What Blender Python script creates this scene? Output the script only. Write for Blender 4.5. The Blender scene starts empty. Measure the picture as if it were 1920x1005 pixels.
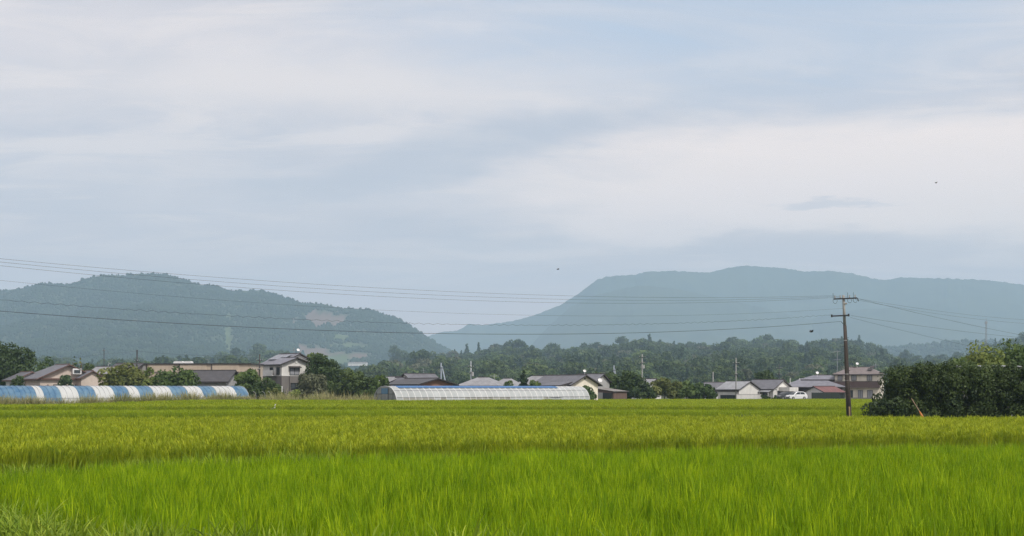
import bpy, bmesh, math, random
import numpy as np
from mathutils import Vector, Matrix, noise as mnoise

# ------------------------------------------------------------------ camera
F_PX, HOR, CAMZ = 2600.0, 729.0, 3.0          # focal length in photo pixels, horizon row, eye height
sc = bpy.context.scene
C = sc.collection
cd = bpy.data.cameras.new('camera'); cam = bpy.data.objects.new('camera', cd); C.objects.link(cam)
cam.location = (0, 0, CAMZ); cam.rotation_euler = (math.radians(90), 0, 0)
cd.sensor_width = 36.0; cd.lens = 36.0 * F_PX / 1920.0
cd.shift_y = (HOR - 502.5) / 1920.0
cd.clip_start = 0.1; cd.clip_end = 30000
sc.camera = cam

# ------------------------------------------------------------------ sun, sky, exposure
SUN_EL, SUN_AZ = math.radians(50), math.radians(138)       # azimuth from +Y towards +X
sd = bpy.data.lights.new('sun', 'SUN'); sun = bpy.data.objects.new('sun', sd); C.objects.link(sun)
sd.energy = 2.5; sd.angle = math.radians(8); sd.color = (1.0, 0.95, 0.87)
sdir = Vector((math.sin(SUN_AZ) * math.cos(SUN_EL), math.cos(SUN_AZ) * math.cos(SUN_EL), math.sin(SUN_EL)))
sun.rotation_euler = (-sdir).to_track_quat('-Z', 'Y').to_euler()
sun.location = (60, 20, 60)
sc.view_settings.view_transform = 'Standard'; sc.view_settings.look = 'None'
sc.view_settings.exposure = 0.44; sc.view_settings.gamma = 1.0; sc.view_settings.use_curve_mapping = False
sc.cycles.use_denoising = True; sc.cycles.denoising_prefilter = 'NONE'; sc.cycles.use_adaptive_sampling = True; sc.cycles.adaptive_threshold = 0.012
sc.cycles.max_bounces = 5; sc.cycles.diffuse_bounces = 2; sc.cycles.transmission_bounces = 4
sc.cycles.transparent_max_bounces = 12; sc.cycles.volume_bounces = 3
sc.cycles.sample_clamp_indirect = 4.0

world = bpy.data.worlds.new('World'); sc.world = world; world.use_nodes = True
def build_world():
    nt = world.node_tree; nt.nodes.clear(); N = nt.nodes.new; L = nt.links.new
    out = N('ShaderNodeOutputWorld')
    sky = N('ShaderNodeTexSky'); sky.sky_type = 'NISHITA'; sky.sun_disc = False
    sky.sun_elevation = SUN_EL; sky.sun_rotation = SUN_AZ; sky.air_density = 1.0; sky.dust_density = 2.0
    tc = N('ShaderNodeTexCoord')
    def m(op, a, b=None, c=None, clamp=False):
        n = N('ShaderNodeMath'); n.operation = op; n.use_clamp = clamp
        for i, v in enumerate((a, b, c)):
            if v is None: continue
            if isinstance(v, (int, float)): n.inputs[i].default_value = v
            else: L(v, n.inputs[i])
        return n.outputs[0]
    sep = N('ShaderNodeSeparateXYZ'); L(tc.outputs['Generated'], sep.inputs[0])
    dx, dy, dz = sep.outputs
    # a flat cloud deck overhead: direction projected onto a plane, softened towards the horizon
    den = m('ADD', m('MAXIMUM', dz, 0.0), 0.10)
    comb = N('ShaderNodeCombineXYZ'); L(m('DIVIDE', dx, den), comb.inputs[0]); L(m('DIVIDE', dy, den), comb.inputs[1])
    def nz(scale, det, rough, off=(0, 0, 0), sy=1.0, vec=None, dist=0.0):
        mp = N('ShaderNodeMapping'); mp.inputs['Location'].default_value = off; mp.inputs['Scale'].default_value = (1, sy, 1)
        L(vec or comb.outputs[0], mp.inputs[0])
        n = N('ShaderNodeTexNoise'); n.inputs['Scale'].default_value = scale; n.inputs['Detail'].default_value = det
        n.inputs['Roughness'].default_value = rough; n.inputs['Distortion'].default_value = dist; L(mp.outputs[0], n.inputs[0])
        return n
    def ramp(v, lo, hi):
        n = N('ShaderNodeMapRange'); n.interpolation_type = 'SMOOTHSTEP'; L(v, n.inputs[0])
        n.inputs[1].default_value = lo; n.inputs[2].default_value = hi
        return n.outputs[0]
    # direction warped by noise so that the cloud banks have ragged edges
    wn = nz(1.3, 5, 0.6, (3.1, 1.7, 0), 1.0)
    wv = N('ShaderNodeSeparateXYZ'); L(wn.outputs['Color'], wv.inputs[0])
    wx = m('ADD', dx, m('MULTIPLY', m('SUBTRACT', wv.outputs[0], 0.5), 0.26))
    wz = m('ADD', dz, m('MULTIPLY', m('SUBTRACT', wv.outputs[1], 0.5), 0.07))
    def bank(px, py, sx, sy, tilt=0.0, lo=1.0, hi=0.2):
        x0, z0 = (px - 960) / F_PX * 0.97, (HOR - py) / F_PX * 0.97
        a = m('SUBTRACT', wx, x0); b = m('SUBTRACT', m('SUBTRACT', wz, z0), m('MULTIPLY', a, tilt))
        r = m('SQRT', m('ADD', m('POWER', m('ABSOLUTE', m('DIVIDE', a, sx / F_PX)), 2), m('POWER', m('ABSOLUTE', m('DIVIDE', b, sy / F_PX)), 2)))
        return ramp(r, lo, hi)
    def mixc(f, a, b):
        n = N('ShaderNodeMix'); n.data_type = 'RGBA'; L(f, n.inputs[0])
        for i, v in ((6, a), (7, b)):
            if isinstance(v, tuple): n.inputs[i].default_value = (*v, 1)
            else: L(v, n.inputs[i])
        return n.outputs[2]
    GREY, LILAC, WHITE, BLUE, SLATE = (0.587, 0.561, 0.590), (0.793, 0.617, 0.572), (1.026, 0.855, 0.756), (0.489, 0.570, 0.696), (0.464, 0.478, 0.538)
    big = nz(0.55, 6, 0.6, (0.6, 4.2, 0), 1.0, dist=0.4)
    fine = nz(1.1, 9, 0.62, (7, 2, 0), 1.9, dist=0.7)
    cl = mixc(ramp(big.outputs[0], 0.40, 0.66), GREY, (0.711, 0.645, 0.642))
    cl = mixc(m('MULTIPLY', ramp(fine.outputs[0], 0.47, 0.62), 0.7), cl, (0.824, 0.729, 0.685))
    streak = nz(0.9, 9, 0.66, (2.3, 9.1, 0), 2.6, dist=0.9)
    cl = mixc(m('MULTIPLY', ramp(streak.outputs[0], 0.50, 0.66), 0.45), cl, SLATE)
    cl = mixc(m('MULTIPLY', ramp(dz, 0.15, 0.03), 0.75), cl, LILAC)
    # wide openings where the sky shines through, and brighter or darker banks
    thin = m('MAXIMUM', bank(1450, 40, 900, 190, 0.05, 1.2, 0.2), bank(-2200, 100, 900, 260, 0, 1.2, 0.2))
    cl = mixc(m('MULTIPLY', thin, m('ADD', 0.55, m('MULTIPLY', ramp(fine.outputs[0], 0.62, 0.36), 0.4))), cl, BLUE)
    cl = mixc(m('MULTIPLY', bank(640, 170, 560, 75, 0.0, 1.3, 0.1), 0.8), cl, (0.854, 0.748, 0.691))
    cl = mixc(m('MULTIPLY', bank(1900, 345, 1000, 130, 0.0, 1.12, 0.62), 0.85), cl, WHITE)
    cl = mixc(m('MULTIPLY', bank(1330, 392, 580, 62, 0.12, 1.15, 0.55), 0.7), cl, (0.967, 0.817, 0.747))
    cl = mixc(m('MULTIPLY', bank(820, 300, 420, 55, 0.20, 1.3, 0.2), 0.6), cl, SLATE)
    cl = mixc(m('MULTIPLY', bank(860, 425, 300, 38, -0.08, 1.3, 0.2), 0.6), cl, (0.546, 0.515, 0.547))
    cl = mixc(m('MULTIPLY', bank(1560, 385, 90, 10, 0.0, 1.2, 0.4), 0.45), cl, SLATE)
    cl = mixc(m('MULTIPLY', bank(1480, 465, 260, 26, 0.0, 1.25, 0.3), 0.5), cl, (0.639, 0.565, 0.568))
    # blue of the open sky behind the thin deck
    b1 = N('ShaderNodeBackground'); L(sky.outputs[0], b1.inputs[0]); b1.inputs[1].default_value = 0.08
    b2 = N('ShaderNodeBackground'); L(cl, b2.inputs[0]); b2.inputs[1].default_value = 0.955
    mx = N('ShaderNodeMixShader'); L(m('SUBTRACT', 0.94, m('MULTIPLY', thin, 0.12)), mx.inputs[0])
    L(b1.outputs[0], mx.inputs[1]); L(b2.outputs[0], mx.inputs[2]); L(mx.outputs[0], out.inputs[0])
build_world()
world.cycles.sampling_method = 'MANUAL'; world.cycles.sample_map_resolution = 512

# ------------------------------------------------------------------ helpers
rng = np.random.default_rng(7)
random.seed(7)
def W(px, py, D):
    "point seen at photo pixel (px, py) at a distance D ahead of the camera"
    return Vector(((px - 960) / F_PX * D, D, CAMZ - (py - HOR) / F_PX * D))
def X_at(px, D): return (px - 960) / F_PX * D
def Z_at(py, D): return CAMZ - (py - HOR) / F_PX * D
def sstep(a, b, x):
    t = np.clip((np.asarray(x, float) - a) / (b - a), 0, 1); return t * t * (3 - 2 * t)

def tag(o, label=None, cat=None, group=None, kind=None):
    if label: o['label'] = label
    if cat: o['category'] = cat
    if group: o['group'] = group
    if kind: o['kind'] = kind
    return o
def thing(name, label, cat, loc=(0, 0, 0), rz=0.0, group=None):
    o = bpy.data.objects.new(name, None); C.objects.link(o); o.empty_display_size = 0.3
    o.location = loc; o.rotation_euler = (0, 0, rz)
    return tag(o, label, cat, group)
def link(name, me, parent=None, loc=None, rz=None):
    o = bpy.data.objects.new(name, me); C.objects.link(o)
    if parent: o.parent = parent
    if loc is not None: o.location = loc
    if rz is not None: o.rotation_euler = (0, 0, rz)
    return o
def np_mesh(name, V, Fq, mat=None, smooth=False, attrs=None):
    "mesh from numpy arrays: V (n,3), Fq (m,3) or (m,4)"
    V = np.asarray(V, np.float32); Fq = np.asarray(Fq, np.int32)
    me = bpy.data.meshes.new(name); k = Fq.shape[1]
    me.vertices.add(len(V)); me.vertices.foreach_set('co', V.ravel())
    me.loops.add(Fq.size); me.loops.foreach_set('vertex_index', Fq.ravel())
    me.polygons.add(len(Fq)); me.polygons.foreach_set('loop_start', np.arange(0, Fq.size, k, dtype=np.int32))
    me.polygons.foreach_set('loop_total', np.full(len(Fq), k, np.int32))
    if smooth: me.polygons.foreach_set('use_smooth', np.ones(len(Fq), bool))
    for an, av in (attrs or {}).items():
        a = me.attributes.new(an, 'FLOAT', 'POINT'); a.data.foreach_set('value', np.asarray(av, np.float32))
    me.update(calc_edges=True); me.validate()
    if mat: me.materials.append(mat)
    return me
class MB:
    "collects boxes, prisms, bars and sheets; build() links them as one mesh object"
    def __init__(s): s.v = []; s.f = []; s.mi = []
    def add(s, vs, fs, mi=0):
        b = len(s.v); s.v += [tuple(v) for v in vs]; s.f += [[b + i for i in f] for f in fs]; s.mi += [mi] * len(fs); return s
    def box(s, c, d, rz=0.0, mi=0):
        x, y, z = d[0] / 2, d[1] / 2, d[2] / 2; cs, sn = math.cos(rz), math.sin(rz); vs = []
        for sx, sy, sz in ((-1,-1,-1),(1,-1,-1),(1,1,-1),(-1,1,-1),(-1,-1,1),(1,-1,1),(1,1,1),(-1,1,1)):
            px, py = sx * x, sy * y
            vs.append((c[0] + px * cs - py * sn, c[1] + px * sn + py * cs, c[2] + sz * z))
        return s.add(vs, [[0,3,2,1],[4,5,6,7],[0,1,5,4],[1,2,6,5],[2,3,7,6],[3,0,4,7]], mi)
    def prism(s, poly, axis, a, b, mi=0):
        "extrude a 2D polygon along axis ('x': poly in (y,z); 'y': poly in (x,z); 'z': poly in (x,y))"
        n = len(poly)
        def p(q, t): return {'x': (t, q[0], q[1]), 'y': (q[0], t, q[1]), 'z': (q[0], q[1], t)}[axis]
        vs = [p(q, a) for q in poly] + [p(q, b) for q in poly]
        fs = [list(range(n))[::-1], list(range(n, 2 * n))] + [[i, (i + 1) % n, n + (i + 1) % n, n + i] for i in range(n)]
        return s.add(vs, fs, mi)
    def tube(s, pts, r, n=6, mi=0, cap=True):
        pts = [Vector(p) for p in pts]; m = len(pts); vs = []
        rr = r if isinstance(r, (list, tuple)) else [r] * m
        for i, p in enumerate(pts):
            d = (pts[min(i + 1, m - 1)] - pts[max(i - 1, 0)]).normalized()
            u = d.cross(Vector((0, 0, 1))) if abs(d.z) < 0.95 else d.cross(Vector((1, 0, 0)))
            u.normalize(); w = u.cross(d)
            for k in range(n):
                a = 2 * math.pi * k / n; vs.append(p + (u * math.cos(a) + w * math.sin(a)) * rr[i])
        fs = [[i * n + k, i * n + (k + 1) % n, (i + 1) * n + (k + 1) % n, (i + 1) * n + k] for i in range(m - 1) for k in range(n)]
        if cap: fs += [list(range(n))[::-1], list(range((m - 1) * n, m * n))]
        return s.add(vs, fs, mi)
    def mesh(s, name, *mats, smooth=False):
        me = bpy.data.meshes.new(name); me.from_pydata(s.v, [], s.f); me.validate()
        for m_ in mats: me.materials.append(m_)
        if any(s.mi): me.polygons.foreach_set('material_index', s.mi)
        bm = bmesh.new(); bm.from_mesh(me); bmesh.ops.recalc_face_normals(bm, faces=bm.faces); bm.to_mesh(me); bm.free()
        if smooth: me.polygons.foreach_set('use_smooth', [True] * len(me.polygons))
        return me
    def build(s, name, mats, parent=None, loc=None, rz=None, smooth=False):
        mats = mats if isinstance(mats, (list, tuple)) else [mats]
        return link(name, s.mesh(name, *mats, smooth=smooth), parent, loc, rz)

# ------------------------------------------------------------------ materials
MATS = {}
def mat(name, c1, c2=None, scale=1.0, rough=0.7, detail=4, lo=0.35, hi=0.65, bump=0.0, bump_scale=None, coord='Object',
        metal=0.0, spec=0.4, trans=0.0, see=0.0, stretch=(1, 1, 1), attr=None, c3=None, tcol=None, rnd=0.0, ribs=None):
    "principled material: two colours mixed by noise, optional third by a mesh attribute, translucency, see-through film"
    if name in MATS: return MATS[name]
    M = bpy.data.materials.new(name); M.use_nodes = True; nt = M.node_tree; nt.nodes.clear(); N = nt.nodes.new; L = nt.links.new
    out = N('ShaderNodeOutputMaterial'); p = N('ShaderNodeBsdfPrincipled')
    p.inputs['Roughness'].default_value = rough; p.inputs['Metallic'].default_value = metal
    p.inputs['Specular IOR Level'].default_value = spec
    if coord == 'World': vec = N('ShaderNodeNewGeometry').outputs['Position']
    else: vec = N('ShaderNodeTexCoord').outputs[coord]
    mp = N('ShaderNodeMapping'); mp.inputs['Scale'].default_value = stretch; L(vec, mp.inputs[0])
    n = N('ShaderNodeTexNoise'); n.inputs['Scale'].default_value = scale; n.inputs['Detail'].default_value = detail
    n.inputs['Roughness'].default_value = 0.6; L(mp.outputs[0], n.inputs[0])
    mr = N('ShaderNodeMapRange'); L(n.outputs[0], mr.inputs[0]); mr.inputs[1].default_value = lo; mr.inputs[2].default_value = hi
    def mixc(f, a, b):
        x = N('ShaderNodeMix'); x.data_type = 'RGBA'
        if isinstance(f, float): x.inputs[0].default_value = f
        else: L(f, x.inputs[0])
        for i, v in ((6, a), (7, b)):
            if isinstance(v, tuple): x.inputs[i].default_value = (*v, 1)
            else: L(v, x.inputs[i])
        return x.outputs[2]
    col = mixc(mr.outputs[0], c1, c2 or tuple(v * 0.85 for v in c1))
    if attr and c3:
        at = N('ShaderNodeAttribute'); at.attribute_name = attr; col = mixc(at.outputs['Fac'], col, c3)
    if rnd:
        oi = N('ShaderNodeObjectInfo'); hs = N('ShaderNodeHueSaturation'); L(col, hs.inputs['Color'])
        r1 = N('ShaderNodeMapRange'); L(oi.outputs['Random'], r1.inputs[0]); r1.inputs[3].default_value = 1 - rnd; r1.inputs[4].default_value = 1 + rnd
        L(r1.outputs[0], hs.inputs['Value'])
        r2 = N('ShaderNodeMapRange'); L(oi.outputs['Random'], r2.inputs[0]); r2.inputs[3].default_value = 0.5 + rnd * 0.05; r2.inputs[4].default_value = 0.5 - rnd * 0.05
        L(r2.outputs[0], hs.inputs['Hue']); col = hs.outputs[0]
    L(col, p.inputs['Base Color'])
    h = None
    if bump:
        bn = N('ShaderNodeTexNoise'); bn.inputs['Scale'].default_value = bump_scale or scale * 4; bn.inputs['Detail'].default_value = 5; L(mp.outputs[0], bn.inputs[0])
        h = bn.outputs[0]
    if ribs:                                    # standing ribs / tile courses: (axis, per metre, strength)
        wv = N('ShaderNodeTexWave'); wv.bands_direction = ribs[0]; wv.inputs['Scale'].default_value = ribs[1] / 6.283 * 2
        L(vec, wv.inputs[0]); 
        if h:
            ad = N('ShaderNodeMath'); ad.operation = 'MULTIPLY_ADD'; L(wv.outputs['Fac'], ad.inputs[0]); ad.inputs[1].default_value = ribs[2]; L(h, ad.inputs[2]); h = ad.outputs[0]
        else: h = wv.outputs['Fac']
    if h:
        b = N('ShaderNodeBump'); b.inputs['Strength'].default_value = bump or 0.5; b.inputs['Distance'].default_value = 0.04
        L(h, b.inputs['Height']); L(b.outputs[0], p.inputs['Normal'])
    sh = p.outputs[0]
    if trans:
        t = N('ShaderNodeBsdfTranslucent')
        if tcol: L(mixc(0.6, col, tcol), t.inputs[0])
        else: L(col, t.inputs[0])
        x = N('ShaderNodeMixShader'); x.inputs[0].default_value = trans; L(sh, x.inputs[1]); L(t.outputs[0], x.inputs[2]); sh = x.outputs[0]
    if see:
        t = N('ShaderNodeBsdfTransparent'); x = N('ShaderNodeMixShader'); x.inputs[0].default_value = see
        L(sh, x.inputs[1]); L(t.outputs[0], x.inputs[2]); sh = x.outputs[0]
    L(sh, out.inputs[0]); MATS[name] = M
    return M

# ------------------------------------------------------------------ scatter (for rice, grass, woods: nobody could count them)
def scatter(name, pts, variants, scale=(0.9, 1.1), label=None, cat=None, tilt=0.06, sxy=None, seed=1, vid=None, scl=None):
    r = np.random.default_rng(seed); n = len(pts)
    me = bpy.data.meshes.new(name); me.vertices.add(n); me.vertices.foreach_set('co', np.asarray(pts, np.float32).ravel())
    a = me.attributes.new('rot', 'FLOAT_VECTOR', 'POINT')
    rot = np.stack([r.normal(0, tilt, n), r.normal(0, tilt, n), r.uniform(0, 6.283, n)], 1); a.data.foreach_set('vector', rot.astype(np.float32).ravel())
    a = me.attributes.new('scl', 'FLOAT_VECTOR', 'POINT')
    s = r.uniform(scale[0], scale[1], n) if scl is None else np.asarray(scl)
    sx = s * (r.uniform(*sxy, n) if sxy else 1.0)
    a.data.foreach_set('vector', np.stack([sx, sx, s], 1).astype(np.float32).ravel())
    a = me.attributes.new('vid', 'INT', 'POINT'); a.data.foreach_set('value', (r.integers(0, len(variants), n) if vid is None else np.asarray(vid)).astype(np.int32))
    me.update()
    col = bpy.data.collections.new(name + '_kinds')
    for i, vm in enumerate(variants):
        o = bpy.data.objects.new('%s_kind_%02d' % (name, i), vm); col.objects.link(o)
    o = link(name, me); tag(o, label, cat, kind='stuff')
    ng = bpy.data.node_groups.new(name + '_nodes', 'GeometryNodeTree')
    ng.interface.new_socket('Geometry', in_out='INPUT', socket_type='NodeSocketGeometry')
    ng.interface.new_socket('Geometry', in_out='OUTPUT', socket_type='NodeSocketGeometry')
    N = ng.nodes.new; L = ng.links.new
    gi = N('NodeGroupInput'); go = N('NodeGroupOutput'); ip = N('GeometryNodeInstanceOnPoints'); ci = N('GeometryNodeCollectionInfo')
    ci.inputs[0].default_value = col; ci.inputs[1].default_value = True; ci.inputs[2].default_value = True
    def at(nm, ty):
        x = N('GeometryNodeInputNamedAttribute'); x.data_type = ty; x.inputs[0].default_value = nm; return x.outputs[0]
    L(gi.outputs[0], ip.inputs['Points']); L(ci.outputs[0], ip.inputs['Instance']); ip.inputs['Pick Instance'].default_value = True
    L(at('vid', 'INT'), ip.inputs['Instance Index'])
    e2r = N('FunctionNodeEulerToRotation'); L(at('rot', 'FLOAT_VECTOR'), e2r.inputs[0]); L(e2r.outputs[0], ip.inputs['Rotation'])
    L(at('scl', 'FLOAT_VECTOR'), ip.inputs['Scale']); L(ip.outputs[0], go.inputs[0])
    md = o.modifiers.new('scatter', 'NODES'); md.node_group = ng
    return o
def in_poly(P, poly):
    x, y = P[:, 0], P[:, 1]; c = np.zeros(len(P), bool); j = len(poly) - 1
    for i in range(len(poly)):
        xi, yi = poly[i]; xj, yj = poly[j]
        k = ((yi > y) != (yj > y)) & (x < (xj - xi) * (y - yi) / (yj - yi + 1e-12) + xi); c ^= k; j = i
    return c
def fbm(x, y, s, seed=0.0, oct=4):
    return mnoise.fractal(Vector((x / s, y / s, seed)), 1.0, 2.0, oct)

def ribbons(base, az, length, lean, droop, width, seg, tint, roll):
    "many blades at once; arrays of n. returns V, F, tint per vertex"
    n = len(az); V = np.zeros((n, seg + 1, 2, 3)); T = np.zeros((n, seg + 1, 2))
    d = np.stack([np.cos(az), np.sin(az)], 1)
    sd_ = np.stack([np.cos(roll), np.sin(roll)], 1)
    ang = lean.copy(); pos = base.copy(); st = length / seg
    for i in range(seg + 1):
        t = i / seg; w = width * (1 - t ** 2.2) * (0.75 + 0.5 * math.sin(min(t * 2.2, 1.57))) / 2
        for k, sg in ((0, -1), (1, 1)):
            V[:, i, k, :2] = pos[:, :2] + sd_ * (sg * w)[:, None]; V[:, i, k, 2] = pos[:, 2]; T[:, i, k] = tint * t ** 0.8  # ripening yellows the tips; darker bases also paint shade into field edges
        pos = pos + np.concatenate([d * (np.sin(ang) * st)[:, None], (np.cos(ang) * st)[:, None]], 1)
        ang = ang + droop / seg * (0.4 + 1.2 * t)
    idx = np.arange(n * (seg + 1) * 2).reshape(n, seg + 1, 2)
    Fq = np.stack([idx[:, :-1, 0], idx[:, :-1, 1], idx[:, 1:, 1], idx[:, 1:, 0]], -1).reshape(-1, 4)
    return V.reshape(-1, 3), Fq, T.reshape(-1)
# ================================================================== the setting
def gz(x, y):
    "height of the ground sheet"
    x = np.asarray(x, float); y = np.asarray(y, float)
    left = 0.35 * sstep(168, 180, y) + 0.55 * sstep(210, 222, y)
    right = 0.9 * sstep(252, 258, y)
    k = sstep(10.5, 13.5, x)
    return left * (1 - k) + right * k
def build_ground():
    ys = np.concatenate([np.linspace(-300, 0, 7), np.linspace(10, 160, 16), np.linspace(165, 262, 60), np.linspace(280, 1000, 25), np.linspace(1100, 9200, 24)])
    xs = np.concatenate([np.linspace(-6800, -150, 26), np.linspace(-140, 140, 71), np.linspace(150, 6800, 26)])
    XX, YY = np.meshgrid(xs, ys); V = np.stack([XX, YY, gz(XX, YY)], -1).reshape(-1, 3)
    i = np.arange(len(xs) * len(ys)).reshape(len(ys), len(xs))
    Fq = np.stack([i[:-1, :-1], i[:-1, 1:], i[1:, 1:], i[1:, :-1]], -1).reshape(-1, 4)
    m_ = mat('wet_soil', (0.028, 0.034, 0.012), (0.05, 0.052, 0.022), 0.35, 0.9, bump=0.4, bump_scale=3, coord='World')
    o = link('ground', np_mesh('ground', V, Fq, m_)); tag(o, kind='structure')
build_ground()

FIELD1 = [(-14.0, 35.0), (-10.8, 40.4), (-6, 44.2), (0, 47), (19.8, 53.7), (60, 66), (60, 9), (6, 18), (-1.5, 19.8), (-6.2, 22), (-13.6, 33.0)]
FIELD2 = [(-40, 29), (-16.3, 43.2), (0, 51.4), (21.4, 59.6), (62, 74), (62, 88), (34, 90), (20, 94), (0, 96), (-33, 88), (-62, 83)]
FIELD3 = [(-80, 112), (-30, 119), (0, 121), (33, 117), (38, 130), (0, 132), (-85, 127)]
FIELD4 = [(-95, 147), (0, 150), (40, 149), (74, 250), (14.5, 250), (13.5, 194), (-13, 183.5), (-20, 183.5), (-36, 189), (-61, 164.5), (-90, 140)]

def strip(name, pts, w, h, m_, zb=None):
    "an earth bank along a line of (x, y): a low ridge with a rounded top"
    prof = [(-0.5, -0.05), (-0.36, 0.7), (-0.15, 1.0), (0.15, 1.0), (0.36, 0.7), (0.5, -0.05)]
    fine = []
    for (a, b) in zip(pts[:-1], pts[1:]):
        k = max(2, int(math.hypot(b[0] - a[0], b[1] - a[1]) / 1.5))
        fine += [(a[0] + (b[0] - a[0]) * i / k, a[1] + (b[1] - a[1]) * i / k) for i in range(k)]
    fine.append(pts[-1]); V = []; n = len(prof)
    for i, p in enumerate(fine):
        a, b = fine[max(i - 1, 0)], fine[min(i + 1, len(fine) - 1)]; d = math.hypot(b[0] - a[0], b[1] - a[1]); nx, ny = (b[1] - a[1]) / d, -(b[0] - a[0]) / d
        j = 1 + 0.18 * fbm(p[0], p[1], 3.0, 2.0)
        for (u, hz) in prof:
            x, y = p[0] + nx * u * w * j, p[1] + ny * u * w * j
            V.append((x, y, float(gz(x, y)) + hz * h * (1 + 0.25 * fbm(x, y, 1.3, 5.0))))
    Fq = [(i * n + k, i * n + k + 1, (i + 1) * n + k + 1, (i + 1) * n + k) for i in range(len(fine) - 1) for k in range(n - 1)]
    o = link(name, np_mesh(name, V, Fq, m_, smooth=True)); return tag(o, kind='structure')
m_bank = mat('bank_soil', (0.03, 0.045, 0.01), (0.055, 0.06, 0.02), 1.6, 0.95, bump=0.6, bump_scale=8, coord='World')
BANK1 = [(-60, 12), (-15.6, 38.4), (-9.8, 44.4), (0, 48.4), (20.4, 55.7), (62, 69)]
BANK2 = [(-80, 92), (-33, 96), (0, 105), (22, 104), (36, 98), (64, 96)]
BANK3 = [(-90, 135), (0, 139), (40, 138)]
strip('field_bank', BANK1, 2.2, 0.32, m_bank)
strip('field_bank', BANK2, 3.2, 0.35, m_bank)
strip('field_bank', BANK3, 1.6, 0.30, m_bank)
def build_dike():
    poly = [(-19, 39), (-15.0, 36), (-14.2, 32.8), (-6.8, 21.4), (-1.8, 19.0), (6, 17), (40, 10), (40, -20), (-40, -20), (-40, 18)]
    cx, cy = -8, 12; V = []; n = len(poly)
    for s_, z in ((1.0, -0.05), (0.97, 0.42), (0.9, 0.5)):
        V += [(cx + (x - cx) * s_, cy + (y - cy) * s_, z) for x, y in poly]
    V.append((cx, cy, 0.5)); Fs = []
    for r_ in range(2): Fs += [[r_ * n + i, r_ * n + (i + 1) % n, (r_ + 1) * n + (i + 1) % n, (r_ + 1) * n + i] for i in range(n)]
    Fs += [[2 * n + i, 2 * n + (i + 1) % n, 3 * n] for i in range(n)]
    mb = MB(); mb.add(V, Fs); tag(mb.build('grass_dike', m_bank), kind='structure')
build_dike()

# ------------------------------------------------------------------ rice
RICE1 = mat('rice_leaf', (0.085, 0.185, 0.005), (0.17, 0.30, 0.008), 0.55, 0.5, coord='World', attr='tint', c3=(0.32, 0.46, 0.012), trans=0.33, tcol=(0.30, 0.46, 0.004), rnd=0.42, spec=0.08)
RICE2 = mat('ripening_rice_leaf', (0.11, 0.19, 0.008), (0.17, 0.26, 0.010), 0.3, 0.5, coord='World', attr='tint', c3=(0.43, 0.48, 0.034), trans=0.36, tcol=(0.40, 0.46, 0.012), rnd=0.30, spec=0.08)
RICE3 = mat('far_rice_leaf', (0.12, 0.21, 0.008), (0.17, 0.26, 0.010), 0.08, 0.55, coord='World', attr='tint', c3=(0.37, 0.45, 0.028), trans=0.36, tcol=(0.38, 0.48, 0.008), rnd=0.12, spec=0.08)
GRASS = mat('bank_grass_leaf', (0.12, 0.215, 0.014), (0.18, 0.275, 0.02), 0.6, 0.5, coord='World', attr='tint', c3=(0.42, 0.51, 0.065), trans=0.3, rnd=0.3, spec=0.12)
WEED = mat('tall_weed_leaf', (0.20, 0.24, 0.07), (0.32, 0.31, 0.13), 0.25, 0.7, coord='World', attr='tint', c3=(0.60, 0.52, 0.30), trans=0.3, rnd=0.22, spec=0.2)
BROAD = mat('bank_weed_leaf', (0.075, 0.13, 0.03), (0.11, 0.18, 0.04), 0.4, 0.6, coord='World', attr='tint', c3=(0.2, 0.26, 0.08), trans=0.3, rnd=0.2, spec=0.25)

def rice_clump(name, seed, m_, nb, h, rad, width, heads=0, seg=4, wide=1.0, tints=(0.1, 1.0)):
    r = np.random.default_rng(seed)
    a0 = r.uniform(0, 6.283, nb); rr = rad * np.sqrt(r.uniform(0, 1, nb))
    base = np.stack([np.cos(a0) * rr, np.sin(a0) * rr, np.zeros(nb)], 1)
    L_ = h * r.uniform(0.72, 1.06, nb); az = a0 + r.normal(0, 0.7, nb)
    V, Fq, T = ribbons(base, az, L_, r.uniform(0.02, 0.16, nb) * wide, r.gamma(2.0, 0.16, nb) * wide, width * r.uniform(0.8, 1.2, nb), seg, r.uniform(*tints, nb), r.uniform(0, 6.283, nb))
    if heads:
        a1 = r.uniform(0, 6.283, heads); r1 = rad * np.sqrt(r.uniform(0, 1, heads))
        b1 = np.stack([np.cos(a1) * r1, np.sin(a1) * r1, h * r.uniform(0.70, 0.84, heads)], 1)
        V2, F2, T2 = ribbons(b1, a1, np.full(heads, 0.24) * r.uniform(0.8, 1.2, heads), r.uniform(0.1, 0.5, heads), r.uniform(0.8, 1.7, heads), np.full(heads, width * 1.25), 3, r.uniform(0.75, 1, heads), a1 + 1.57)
        Fq = np.concatenate([Fq, F2 + len(V)]); V = np.concatenate([V, V2]); T = np.concatenate([T, T2])
    return np_mesh(name, V, Fq, m_, attrs={'tint': T})
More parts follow.
